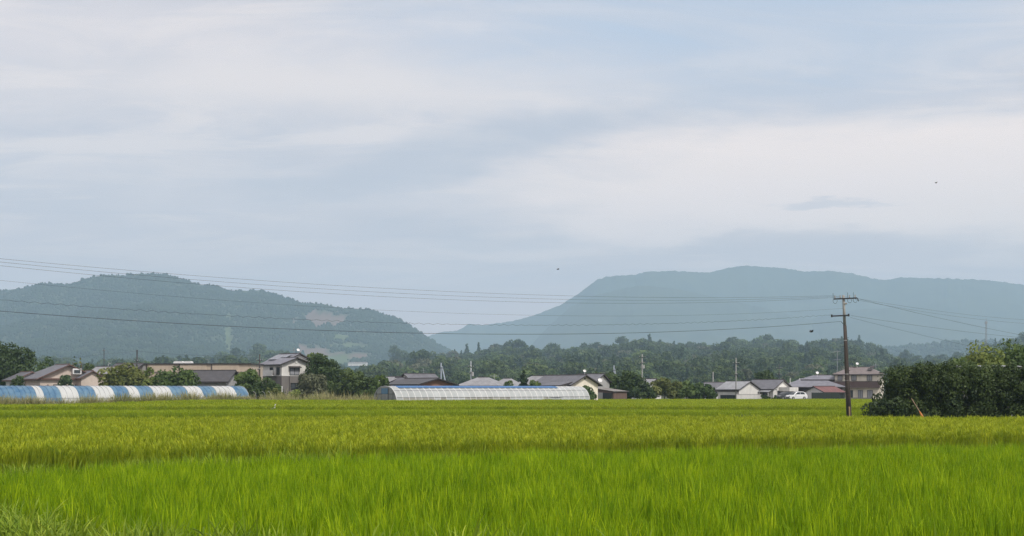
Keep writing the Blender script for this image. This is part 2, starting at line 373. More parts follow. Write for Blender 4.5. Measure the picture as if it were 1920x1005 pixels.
def field_pts(poly, step, jit, seed, z=0.0, ang=0.45, cut=None):
    r = np.random.default_rng(seed); P = np.array(poly); x0, y0 = P.min(0); x1, y1 = P.max(0)
    R_ = math.hypot(x1 - x0, y1 - y0) / 2; g = np.arange(-R_, R_, step); A, B = np.meshgrid(g, g)
    A = A.ravel() + r.uniform(-jit, jit, A.size) * step; B = B.ravel() + r.uniform(-jit, jit, B.size) * step
    Q = np.stack([A * math.cos(ang) - B * math.sin(ang) + (x0 + x1) / 2, A * math.sin(ang) + B * math.cos(ang) + (y0 + y1) / 2], 1)
    Q = Q[in_poly(Q, poly)]
    Q = Q[np.abs(Q[:, 0]) < Q[:, 1] * 0.40 + 6]       # only what the lens, or a step to the side of it, can see
    if cut is not None: Q = Q[cut(Q)]
    return np.concatenate([Q, (gz(Q[:, 0], Q[:, 1]) + z)[:, None]], 1)
def noisy_scale(P, s, seed, amp, lo=0.85, hi=1.15):
    v = np.array([fbm(p[0], p[1], s, seed) for p in P]); return np.clip(1 + amp * v, lo, hi) * np.random.default_rng(int(seed * 10) + 3).uniform(0.94, 1.06, len(P))

P1 = field_pts(FIELD1, 0.32, 0.30, 11)
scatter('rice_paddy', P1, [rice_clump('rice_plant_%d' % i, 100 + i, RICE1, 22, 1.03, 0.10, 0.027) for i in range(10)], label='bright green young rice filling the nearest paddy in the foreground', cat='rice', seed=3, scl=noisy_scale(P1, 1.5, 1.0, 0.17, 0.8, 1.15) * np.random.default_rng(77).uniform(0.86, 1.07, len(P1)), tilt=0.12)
P2 = field_pts(FIELD2, 0.31, 0.36, 12)
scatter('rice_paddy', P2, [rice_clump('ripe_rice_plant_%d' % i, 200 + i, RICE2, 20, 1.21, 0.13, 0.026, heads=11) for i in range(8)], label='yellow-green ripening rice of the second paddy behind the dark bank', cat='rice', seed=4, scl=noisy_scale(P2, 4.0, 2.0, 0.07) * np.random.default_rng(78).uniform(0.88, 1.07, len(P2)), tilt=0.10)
P3 = field_pts(FIELD3, 0.42, 0.35, 13)
far_k = [rice_clump('far_rice_plant_%d' % i, 300 + i, RICE3, 46, 1.08, 0.32, 0.032, heads=3) for i in range(6)]
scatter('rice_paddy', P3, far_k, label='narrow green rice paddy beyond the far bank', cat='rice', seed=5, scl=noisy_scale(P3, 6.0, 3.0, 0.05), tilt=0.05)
P4 = field_pts(FIELD4, 0.5, 0.35, 14, ang=0.6)
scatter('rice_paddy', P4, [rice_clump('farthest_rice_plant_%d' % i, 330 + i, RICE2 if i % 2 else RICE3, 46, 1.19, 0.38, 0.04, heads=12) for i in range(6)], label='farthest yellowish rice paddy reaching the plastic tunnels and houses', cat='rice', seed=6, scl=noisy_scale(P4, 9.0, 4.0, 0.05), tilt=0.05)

# ------------------------------------------------------------------ grass and weeds
def grass_clump(name, seed, m_, nb, h, rad, width, droop, seg=5):
    r = np.random.default_rng(seed); a0 = r.uniform(0, 6.283, nb); rr = rad * np.sqrt(r.uniform(0, 1, nb))
    base = np.stack([np.cos(a0) * rr, np.sin(a0) * rr, np.zeros(nb)], 1); az = a0 + r.normal(0, 0.6, nb)
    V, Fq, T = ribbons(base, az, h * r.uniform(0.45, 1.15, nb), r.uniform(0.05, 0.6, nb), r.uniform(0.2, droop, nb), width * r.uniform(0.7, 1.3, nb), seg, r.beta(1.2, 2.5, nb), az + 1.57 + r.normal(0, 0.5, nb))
    return np_mesh(name, V, Fq, m_, attrs={'tint': T})
def line_pts(pts, w, dens, seed, z, clip=True):
    r = np.random.default_rng(seed); out = []
    for a, b in zip(pts[:-1], pts[1:]):
        d = math.hypot(b[0] - a[0], b[1] - a[1]); n = int(d * w * dens); t = r.uniform(0, 1, n); u = r.uniform(-w / 2, w / 2, n)
        nx, ny = (b[1] - a[1]) / d, -(b[0] - a[0]) / d
        out.append(np.stack([a[0] + (b[0] - a[0]) * t + nx * u, a[1] + (b[1] - a[1]) * t + ny * u], 1))
    Q = np.concatenate(out)
    if clip: Q = Q[np.abs(Q[:, 0]) < Q[:, 1] * 0.40 + 6]
    return np.concatenate([Q, (gz(Q[:, 0], Q[:, 1]) + z)[:, None]], 1)
GK = [grass_clump('grass_tuft_%d' % i, 400 + i, GRASS, 18, 0.70, 0.16, 0.028, 2.8, 6) for i in range(8)]
DIKE = [(-19, 38.5), (-15.2, 35.5), (-14.3, 32.6), (-6.9, 21.6), (-1.8, 19.3), (6, 17.2), (30, 12), (30, 8), (-30, 8), (-30, 25)]
PD = field_pts(DIKE, 0.26, 0.5, 21, z=0.42)
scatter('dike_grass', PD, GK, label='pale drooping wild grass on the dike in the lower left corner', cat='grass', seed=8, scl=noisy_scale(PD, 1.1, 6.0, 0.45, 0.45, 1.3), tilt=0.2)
PB = line_pts(BANK1, 2.0, 16, 22, 0.22); PB = PB[(PB[:, 0] < -2) | (np.random.default_rng(4).uniform(0, 1, len(PB)) < 0.35)]
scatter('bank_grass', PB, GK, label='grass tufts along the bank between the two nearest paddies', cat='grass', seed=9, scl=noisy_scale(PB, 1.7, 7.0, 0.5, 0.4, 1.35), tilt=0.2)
BK = [grass_clump('bank_weed_%d' % i, 430 + i, BROAD, 26, 0.62, 0.24, 0.05, 1.8, 4) for i in range(5)]
PW = np.concatenate([line_pts(BANK2, 2.4, 1.3, 23, 0.2), line_pts([(10, 105.5), (24, 104.5), (29, 102)], 3.2, 9, 24, 0.3), line_pts(BANK3, 1.4, 1.0, 25, 0.15)])
scatter('bank_weeds', PW, BK, label='low dark green weeds on the far banks, thickest by the tall pole', cat='weeds', seed=10, scl=noisy_scale(PW, 4, 8.0, 0.5, 0.5, 1.5), tilt=0.15)
WK = [grass_clump('tall_weed_%d' % i, 450 + i, WEED, 26, 2.05, 0.30, 0.06, 1.1, 4) for i in range(6)]
PT = np.concatenate([line_pts([(-88, 144.5), (-61.2, 167.2), (-36.4, 191.4)], 2.4, 4.5, 26, 0.0), line_pts([(-37, 191.5), (-19, 187)], 4.0, 2.8, 27, 0.0)])
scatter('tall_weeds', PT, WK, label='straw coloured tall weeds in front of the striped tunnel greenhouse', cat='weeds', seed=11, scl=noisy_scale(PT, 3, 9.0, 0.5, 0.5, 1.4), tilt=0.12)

# ------------------------------------------------------------------ hills
def interp(sil, px):
    xs = [p[0] for p in sil]; return np.interp(px, xs, [p[1] for p in sil])
def build_hill(name, sil, p0, p1, Dr, Df, Db, nc, nr, m_, gully, seed, wob=0.08, patches=(), rough=1.0, fold=0.85):
    cols = np.linspace(p0, p1, nc); nb_ = 10; V = np.zeros((nc, nr + nb_, 3)); A = np.zeros((nc, nr + nb_)); B = np.zeros((nc, nr + nb_))
    for i, px in enumerate(cols):
        dr = Dr * (1 + wob * fbm(px, 0, 500.0, seed, 2)); el = (HOR - float(interp(sil, px)) + rough * fbm(px, 0, 9.0, seed + 20, 3)) / F_PX; zr = CAMZ + el * dr
        for j in range(nr):
            t = j / (nr - 1); D = Df + (dr - Df) * t; x = (px - 960) / F_PX * D
            ridge = abs(fbm(x, D, gully, seed + 3, 5)); z = zr * (0.25 * t + 0.75 * t ** 1.7) * (1 - fold * ridge * (1 - t) ** 0.6) + (1 - t) * t * zr * 0.55 * fbm(x, D, gully * 1.8, seed + 9, 4)
            cap = CAMZ + el * D * (0.97 - 0.25 * (1 - t)) if t < 1 else zr
            V[i, j] = (x, D, max(-2.0 * (1 - t), min(z, cap)))
        for j in range(nb_):
            s_ = (j + 1) / nb_; D = dr + (Db - dr) * s_; V[i, nr + j] = ((px - 960) / F_PX * D, D, zr * (1 - s_ ** 1.3) * (D / dr) ** 0 - (1.5 if j == nb_ - 1 else 0))
    for (cx, cy, rx, ry, ch) in patches:                      # clearings: seen near pixel (cx, cy)
        PX = 960 + V[..., 0] / V[..., 1] * F_PX; PY = HOR - (V[..., 2] - CAMZ) / V[..., 1] * F_PX
        fb = np.array([fbm(a_, b_, 14.0, 2.5, 4) for a_, b_ in zip(PX.ravel(), PY.ravel() * 2)]).reshape(PX.shape)
        k = np.clip(3.0 - 3.0 * np.sqrt(((PX - cx) / rx) ** 2 + ((PY - cy) / ry) ** 2) + 2.2 * fb, 0, 1)
        if ch == 'a': A = np.maximum(A, k)
        else: B = np.maximum(B, k)
    i = np.arange(nc * (nr + nb_)).reshape(nc, nr + nb_)
    Fq = np.stack([i[:-1, :-1], i[1:, :-1], i[1:, 1:], i[:-1, 1:]], -1).reshape(-1, 4)
    o = link(name, np_mesh(name, V.reshape(-1, 3), Fq, m_, smooth=True, attrs={'bare': A.ravel(), 'meadow': B.ravel()})); tag(o, kind='structure')
    return V[:, :nr], np.maximum(A, B)[:, :nr]
def hill_mat(name):
    m_ = mat(name, (0.035, 0.055, 0.025), (0.06, 0.08, 0.035), 0.01, 0.95, coord='World', attr='bare', c3=(0.15, 0.11, 0.085), detail=8, bump=1.0, bump_scale=0.02)
    nt = m_.node_tree; p = [n for n in nt.nodes if n.type == 'BSDF_PRINCIPLED'][0]; src = p.inputs['Base Color'].links[0].from_socket
    at = nt.nodes.new('ShaderNodeAttribute'); at.attribute_name = 'meadow'; x = nt.nodes.new('ShaderNodeMix'); x.data_type = 'RGBA'
    nt.links.new(at.outputs['Fac'], x.inputs[0]); nt.links.new(src, x.inputs[6]); x.inputs[7].default_value = (0.08, 0.115, 0.04, 1); nt.links.new(x.outputs[2], p.inputs['Base Color'])
    return m_
HM = hill_mat('wooded_slope')
SIL_L = [(-900, 640), (-500, 590), (-200, 560), (0, 545), (40, 541), (80, 531), (130, 533), (160, 522), (200, 515), (230, 517), (260, 513), (310, 514), (330, 520), (375, 534), (410, 536), (432, 546), (490, 544), (530, 556), (570, 569), (600, 569), (640, 578), (690, 580), (740, 595), (765, 607), (785, 622), (815, 642), (870, 672), (930, 700), (1050, 729)]
SIL_R = [(560, 729), (700, 660), (790, 634), (830, 622), (858, 620), (880, 607), (905, 610), (960, 602), (1000, 592), (1050, 572), (1075, 557), (1092, 545), (1106, 534), (1119, 525), (1134, 519.5), (1155, 517), (1190, 515), (1215, 509), (1260, 508), (1330, 511), (1370, 501), (1400, 498), (1470, 503), (1510, 509), (1560, 508), (1600, 513), (1640, 523), (1660, 525), (1690, 520), (1770, 522), (1850, 525), (1920, 534), (2200, 560), (2800, 660)]
SIL_S = [(880, 729), (960, 690), (1020, 620), (1070, 575), (1120, 552), (1200, 535), (1260, 540), (1330, 555), (1420, 575), (1560, 610), (1700, 660), (1800, 729)]
SIL_F = [(1500, 729), (1600, 668), (1650, 655), (1730, 647), (1790, 641), (1850, 641), (2000, 630), (2300, 640), (2700, 700)]
PATCH = [(605, 600, 48, 15, 'a'), (588, 592, 22, 10, 'a'), (590, 660, 34, 13, 'a'), (672, 670, 26, 5, 'a'), (640, 632, 16, 7, 'm'), (425, 632, 9, 34, 'm'), (630, 676, 40, 8, 'm'), (655, 648, 30, 5, 'm')]
VL, AL = build_hill('hill', SIL_L, -500, 1050, 4300, 2000, 5600, 260, 80, HM, 700, 1.0, patches=PATCH)
VR, AR = build_hill('mountain', SIL_R, 560, 2700, 7400, 4600, 8800, 520, 90, HM, 1300, 5.0, rough=2.2)
VS, AS = build_hill('mountain_spur', SIL_S, 880, 1800, 6250, 4300, 7100, 240, 60, HM, 1100, 8.0, rough=2.0)
SIL_T = [(1330, 729), (1400, 660), (1470, 618), (1540, 592), (1610, 580), (1680, 577), (1760, 584), (1850, 602), (1950, 640), (2050, 729)]
build_hill('mountain_spur', SIL_T, 1330, 2050, 6400, 4500, 7200, 160, 50, HM, 1000, 14.0, rough=2.0)
VF, AF = build_hill('hill', SIL_F, 1500, 2700, 3900, 2900, 4800, 120, 30, HM, 800, 12.0)
def blob_kind(name, seed, m_, r_=1.0, h=1.3, sub=2):
    bm = bmesh.new(); bmesh.ops.create_icosphere(bm, subdivisions=sub, radius=1.0)
    for v in bm.verts:
        k = 1 + 0.35 * mnoise.fractal(v.co * 1.7 + Vector((seed * 7.1, 0, 0)), 1.0, 2.0, 3); v.co = Vector((v.co.x * k * r_, v.co.y * k * r_, (v.co.z * k * h + h * 0.5)))
    me = bpy.data.meshes.new(name); bm.to_mesh(me); bm.free(); me.materials.append(m_); return me
FOREST = mat('hill_forest_leaf', (0.020, 0.040, 0.022), (0.045, 0.070, 0.034), 0.02, 0.9, coord='World', rnd=0.22, spec=0.1)
HK = [blob_kind('hill_tree_%d' % i, i, FOREST, h=1.0 + 0.1 * (i % 3)) for i in range(8)]
HK += [blob_kind('hill_cedar_%d' % i, 20 + i, FOREST, 0.7, 1.5, 2) for i in range(1)]
def slope_pts(V, A, n, seed, keep=None):
    r = np.random.default_rng(seed); nc, nr = V.shape[:2]; i = r.uniform(0, nc - 1.001, n); w = r.uniform(0, 1, n) ** 0.75; j = w * (nr - 1.001)
    i0 = i.astype(int); j0 = j.astype(int); fi = (i - i0)[:, None]; fj = (j - j0)[:, None]
    P = (V[i0, j0] * (1 - fi) + V[i0 + 1, j0] * fi) * (1 - fj) + (V[i0, j0 + 1] * (1 - fi) + V[i0 + 1, j0 + 1] * fi) * fj
    a = A[i0, j0]; P = P[(a < 0.25) & (P[:, 2] > 0.5)]
    PX = 960 + P[:, 0] / P[:, 1] * F_PX
    return P[(PX > -150) & (PX < 2070)]
for V_, A_, n_, s_, sc_, lab in ((VL, AL, 90000, 31, (1.6, 4.4), 'dense forest covering the nearer left hill'), (VF, AF, 9000, 34, (3, 7), 'faint forest on the low hill at far right')):
    scatter('hill_forest', slope_pts(V_, A_, n_, s_), HK, scale=sc_, label=lab, cat='forest', seed=s_, sxy=(0.8, 1.2))
# ================================================================== trees
def leaf_mat(name, c1, c2, c3, trans=0.3):
    return mat(name, c1, c2, 0.5, 0.55, coord='Object', attr='tint', c3=c3, trans=trans, spec=0.25, rnd=0.2)
LEAF = {
    'dark': leaf_mat('dark_leaf', (0.034, 0.063, 0.022), (0.055, 0.091, 0.027), (0.104, 0.152, 0.043)),
    'mid': leaf_mat('mid_leaf', (0.049, 0.095, 0.024), (0.076, 0.128, 0.034), (0.152, 0.213, 0.055)),
    'olive': leaf_mat('olive_leaf', (0.085, 0.104, 0.055), (0.128, 0.140, 0.076), (0.207, 0.213, 0.122)),
    'warm': leaf_mat('warm_leaf', (0.073, 0.104, 0.024), (0.116, 0.146, 0.037), (0.232, 0.244, 0.067)),
    'conifer': leaf_mat('conifer_leaf', (0.027, 0.055, 0.027), (0.043, 0.079, 0.034), (0.073, 0.122, 0.049), 0.15),
    'light': leaf_mat('light_leaf', (0.091, 0.146, 0.030), (0.134, 0.189, 0.043), (0.244, 0.287, 0.079)),
    'hedge': leaf_mat('hedge_leaf', (0.018, 0.036, 0.013), (0.032, 0.058, 0.018), (0.085, 0.125, 0.03), 0.25),
    'dry': leaf_mat('dry_leaf', (0.073, 0.067, 0.043), (0.104, 0.098, 0.055), (0.159, 0.152, 0.085)),
}
BARK = mat('bark', (0.075, 0.055, 0.04), (0.12, 0.095, 0.07), 4, 0.9, bump=0.6, stretch=(1, 1, 0.25))
def leaf_cloud(r, centres, radii, n, size, up=0.25, flat=1.0):
    "leaf quads spread over the shells of many clumps"
    w = radii ** 2; k = r.choice(len(radii), n, p=w / w.sum())
    d = r.normal(0, 1, (n, 3)); d[:, 2] += up; d /= np.linalg.norm(d, axis=1)[:, None]
    rad = radii[k] * r.uniform(0.55, 1.08, n) ** 0.6
    P = centres[k] + d * rad[:, None] * np.array([1, 1, flat])
    nrm = d + r.normal(0, 0.55, (n, 3)); nrm /= np.linalg.norm(nrm, axis=1)[:, None]
    t = np.cross(nrm, r.normal(0, 1, (n, 3))); t /= np.linalg.norm(t, axis=1)[:, None]; b = np.cross(nrm, t)
    s = size * r.uniform(0.6, 1.35, n)[:, None]; a_ = t * s; b_ = b * s * 0.55
    V = np.stack([P - a_, P - b_ + nrm * s * 0.1, P + a_, P + b_ + nrm * s * 0.1], 1).reshape(-1, 3)
    Fq = np.arange(n * 4).reshape(n, 4)
    ct = r.uniform(0, 0.55, len(radii))[k]; T = np.repeat(np.clip(ct + r.uniform(-0.15, 0.35, n), 0, 1), 4)
    return V, Fq, T
def crown_clumps(r, kind, cw, cd, zb, zt, n):
    "clump centres and radii for a crown of width cw, depth cd between heights zb and zt"
    h = zt - zb; out = []; rad = []
    m_ = (cw + cd) / 4
    for i in range(n):
        if kind == 'cone':
            t = (i + r.uniform(0, 1)) / n; rr = (1 - t) ** 0.85 * 0.78; a = r.uniform(0, 6.283); q = math.sqrt(r.uniform(0.2, 1))
            out.append((math.cos(a) * cw / 2 * rr * q, math.sin(a) * cd / 2 * rr * q, zb + h * (0.04 + 0.90 * t))); rad.append(m_ * (0.34 * (1 - t) + 0.10) * r.uniform(0.8, 1.2))
        elif kind == 'box':
            out.append((r.uniform(-0.44, 0.44) * cw, r.uniform(-0.40, 0.40) * cd, zb + h * r.uniform(0.08, 0.90))); rad.append(min(cw, cd, h) * r.uniform(0.16, 0.27))
        else:
            d = r.normal(0, 1, 3); d /= np.linalg.norm(d); q = r.uniform(0.35, 1.0) ** 0.5 * 0.78
            x, y, z = d * q
            if kind == 'dome': z = abs(z) * 1.0; zz = zb + h * (0.06 + 0.84 * z)
            else: zz = zb + h * (0.5 + 0.5 * z)
            out.append((x * cw / 2, y * cd / 2, zz)); rad.append(min(m_, h * 0.6) * r.uniform(0.22, 0.44))
    return np.array(out), np.array(rad)
def crown_mesh(name, seed, kind, cw, cd, zb, zt, leaf, n, size, nclump=26, flat=0.85):
    r = np.random.default_rng(seed); cc, rad = crown_clumps(r, kind, cw, cd, zb, zt, nclump)
    cc[:, 2] = np.minimum(cc[:, 2], zt - rad * 0.75); V, Fq, T = leaf_cloud(r, cc, rad, n, size, flat=flat)
    lo, hi = np.percentile(V[:, 2], 0.5), np.percentile(V[:, 2], 99.6); V[:, 2] = zb + (V[:, 2] - lo) / (hi - lo) * (zt - zb)
    for k, wd in ((0, cw), (1, cd)): lo, hi = np.percentile(V[:, k], 0.6), np.percentile(V[:, k], 99.4); V[:, k] = (V[:, k] - (lo + hi) / 2) / (hi - lo) * wd
    V[:, 2] = np.maximum(V[:, 2], max(zb - 0.3, 0.02))
    return np_mesh(name, V, Fq, LEAF[leaf], attrs={'tint': T}), cc
def trunk_mb(r, h, rad, cc, limbs=5):
    mb = MB(); lean = Vector((r.normal(0, 0.04), r.normal(0, 0.04), 0)) * h
    pts = [Vector((0, 0, -0.1)), Vector((0, 0, h * 0.3)) + lean * 0.3, Vector((0, 0, h * 0.65)) + lean * 0.7, Vector((0, 0, h)) + lean]
    mb.tube(pts, [rad * 1.25, rad, rad * 0.7, rad * 0.3], 7)
    for i in range(min(limbs, len(cc))):
        e = Vector(cc[r.integers(len(cc))]); s_ = pts[1].lerp(pts[2], r.uniform(0, 1)); mb.tube([s_, s_.lerp(e, 0.5) + Vector((0, 0, 0.1 * h * r.uniform(0, 1))), e], [rad * 0.5, rad * 0.35, rad * 0.12], 5)
    return mb
_seed = [1000]
def tree(name, label, px, D, w, top_py, leaf='mid', kind='round', base=0.25, cat='tree', n=2600, size=0.24, depth=None, group=None, nclump=26, zground=None, flat=0.85, bot=None):
    "a tree seen at photo column px and distance D; w is the crown width in photo pixels, top_py its top row"
    _seed[0] += 1; r = np.random.default_rng(_seed[0]); x = X_at(px, D)
    g = float(gz(x, D)) if zground is None else zground; H = Z_at(top_py, D) - g; cw = w / F_PX * D
    zb = H * base if bot is None else max(Z_at(bot, D) - g, 0.05)
    o = thing(name, label, cat, (x, D, g), group=group)
    me, cc = crown_mesh('crown', _seed[0], kind, cw, depth or cw, zb, H, leaf, n, size, nclump, flat); link('crown', me, o)
    trunk_mb(r, zb + (H - zb) * (0.85 if kind == 'cone' else 0.6), max(0.06, H * 0.022), cc).build('trunk', BARK, o, smooth=True)
    return o

# ------------------------------------------------------------------ the wood behind the village
SIL_W = [(-500, 700), (200, 700), (300, 696), (420, 682), (500, 676), (560, 684), (610, 712), (650, 726), (690, 724), (715, 708), (745, 688), (800, 684), (860, 676), (910, 670), (960, 662), (1020, 674), (1090, 670), (1170, 660), (1240, 658), (1320, 664), (1400, 656), (1470, 664), (1540, 660), (1590, 652), (1630, 666), (1680, 692), (1760, 694), (1810, 690), (1840, 668), (1880, 650), (2000, 650), (2400, 700)]
VW, AW = build_hill('wooded_rise', SIL_W, -500, 2400, 2000, 560, 2300, 160, 50, mat('wood_floor', (0.04, 0.05, 0.02), (0.06, 0.07, 0.03), 0.05, 0.95, coord='World'), 220, 3.0, wob=0.05)
def wood_kind(name, seed, kind, leaf, cw, h):
    me, cc = crown_mesh(name, seed, kind, cw, cw, h * 0.12, h, leaf, 900, 0.85, 22); return me
WOODK = [wood_kind('wood_tree_%d' % i, 600 + i, 'round', ['dark', 'mid', 'dark', 'olive', 'mid'][i], [12, 11, 14, 10, 9][i], [14, 12, 15, 11, 10][i]) for i in range(5)]
WOODK += [wood_kind('wood_cedar_%d' % i, 620 + i, 'cone', 'conifer', [5.5, 6.5, 5][i], [16, 15, 14][i]) for i in range(3)]
def build_wood():
    P = slope_pts(VW, AW, 8500, 41); r = np.random.default_rng(5)
    v = r.integers(0, 5, len(P)); cz = np.array([fbm(p[0], p[1], 90.0, 4.0, 3) for p in P]); con = (cz + r.normal(0, 0.12, len(P))) > 0.42; v[con] = r.integers(5, 8, con.sum())
    s_ = r.uniform(0.6, 1.05, len(P)) * np.where(r.uniform(0, 1, len(P)) < 0.2, 1.45, 1.0) * np.clip(0.40 + (P[:, 1] - 500) / 900, 0.40, 1.15)
    scatter('mixed_wood', P, WOODK, label='dark mixed wood of cedars and broadleaf trees behind the village', cat='wood', seed=42, vid=v, scl=s_, sxy=(0.85, 1.2), tilt=0.03)
build_wood()
def skyline(label, px, top, w, kind, leaf, D=1930):
    x = X_at(px, D); el = float(interp(SIL_W, px)); z0 = Z_at(el, D) - 5
    tree('skyline_tree', label, px, D, w, top, leaf, kind, 0.2, n=1300, size=1.15, group='tall trees standing out of the far wood', nclump=20, zground=z0)
skyline('bushy lone tree standing highest at the left end of the far wood', 747, 648, 36, 'round', 'dark')
skyline('broad round crown rising from the wood above the hip-roofed grey house', 966, 640, 40, 'round', 'dark')
skyline('pointed cedar left of the notch in the far wood', 1236, 638, 20, 'cone', 'conifer')
skyline('slim pointed cedar right of the notch in the far wood', 1262, 642, 14, 'cone', 'conifer')
skyline('domed tree on the wood skyline left of the highest hump', 1320, 642, 26, 'round', 'mid')
skyline('wide dome of foliage forming the highest hump of the wood', 1426, 634, 62, 'round', 'mid')
skyline('pointed cedar showing immediately left of the tall utility pole', 1578, 631, 20, 'cone', 'conifer')
skyline('pointed cedar showing right of the tall utility pole', 1612, 638, 20, 'cone', 'conifer')
skyline('flat-topped tree alone at the right end of the far wood', 1696, 656, 26, 'round', 'dark', 1900)

# ------------------------------------------------------------------ haze
def build_haze():
    mb = MB(); x0, x1, y0, y1, z0, z1 = -7000, 7000, -500, 9400, -6, 760
    mb.box(((x0 + x1) / 2, (y0 + y1) / 2, (z0 + z1) / 2), (x1 - x0, y1 - y0, z1 - z0))
    M = bpy.data.materials.new('haze_air'); M.use_nodes = True; nt = M.node_tree; nt.nodes.clear()
    out = nt.nodes.new('ShaderNodeOutputMaterial'); v = nt.nodes.new('ShaderNodeVolumePrincipled')
    v.inputs['Color'].default_value = (0.57, 0.79, 1.0, 1); v.inputs['Density'].default_value = HAZE; v.inputs['Anisotropy'].default_value = 0.0
    nt.links.new(v.outputs[0], out.inputs['Volume'])
    tag(mb.build('haze', M), 'thin blue-grey summer haze over the plain and hills', 'haze', kind='stuff')
HAZE = 0.000165
build_haze()
# ================================================================== buildings
def roofm(name, c, ribs=('X', 3.3, 0.6), rough=0.55):
    return mat(name, c, tuple(v * 0.72 for v in c), 1.2, rough, bump=0.35, bump_scale=6, ribs=ribs, spec=0.35)
R_GREY = roofm('grey_roof_tile', (0.155, 0.155, 0.175)); R_DARK = roofm('dark_roof_tile', (0.075, 0.072, 0.078)); R_LIGHT = roofm('pale_roof_tile', (0.30, 0.30, 0.315))
R_LILAC = roofm('lilac_roof_slate', (0.21, 0.21, 0.245)); R_RED = roofm('red_roof_sheet', (0.19, 0.083, 0.078), ('X', 2.2, 0.6)); R_SHEET = roofm('corrugated_roof_sheet', (0.33, 0.34, 0.36), ('X', 5, 0.8))
R_BROWN = roofm('brown_roof_tile', (0.21, 0.175, 0.17)); R_RUST = roofm('weathered_shed_sheet', (0.26, 0.24, 0.225), ('X', 4, 0.8))
def wallm(name, c, rough=0.8): return mat(name, c, tuple(v * 0.82 for v in c), 0.9, rough, bump=0.15, bump_scale=9, stretch=(1, 1, 0.4))
W_BEIGE = wallm('beige_plaster', (0.62, 0.50, 0.385)); W_CREAM = wallm('cream_plaster', (0.90, 0.83, 0.70)); W_WHITE = wallm('white_plaster', (0.74, 0.73, 0.70)); W_PINK = wallm('pinkish_plaster', (0.62, 0.525, 0.455))
W_TAUPE = wallm('taupe_siding', (0.20, 0.185, 0.175)); W_BROWN = wallm('brown_siding', (0.27, 0.145, 0.095)); W_DARK = wallm('dark_timber', (0.085, 0.065, 0.065)); W_TAN = wallm('tan_metal_panel', (0.53, 0.44, 0.345), 0.5)
W_GREYW = wallm('grey_plaster', (0.42, 0.415, 0.41)); W_GREEN = wallm('dark_green_sheet', (0.022, 0.032, 0.028), 0.5); W_PLANK = wallm('shed_planks', (0.16, 0.105, 0.09)); W_BALC = wallm('brown_balcony_panel', (0.085, 0.055, 0.052), 0.5)
TRIM = mat('dark_trim', (0.05, 0.043, 0.043), rough=0.5); TRIM_R = mat('red_brown_trim', (0.15, 0.085, 0.07), rough=0.6); TRIM_W = mat('white_trim', (0.72, 0.72, 0.70), rough=0.5)
FRAME = mat('dark_window_frame', (0.04, 0.04, 0.042), rough=0.4, metal=0.3); FRAME_W = mat('white_window_frame', (0.6, 0.6, 0.6), rough=0.4)
GLASS = mat('window_glass', (0.05, 0.06, 0.07), (0.08, 0.09, 0.10), 1, 0.08, spec=0.8); CURTAIN = mat('curtained_glass', (0.36, 0.37, 0.40), (0.26, 0.27, 0.30), 2, 0.2, spec=0.6, stretch=(6, 6, 0.2))
STEEL = mat('galvanised_steel', (0.42, 0.44, 0.46), (0.33, 0.35, 0.37), 3, 0.45, metal=0.6); WHITE_P = mat('white_paint', (0.78, 0.78, 0.78), rough=0.35)
CONC = mat('pole_concrete', (0.36, 0.36, 0.34), (0.27, 0.27, 0.255), 2.5, 0.85, bump=0.2); DARKM = mat('dark_metal', (0.045, 0.047, 0.05), rough=0.5, metal=0.4)
SOLAR = mat('solar_glass', (0.16, 0.17, 0.20), (0.13, 0.14, 0.17), 2, 0.15, spec=0.8)

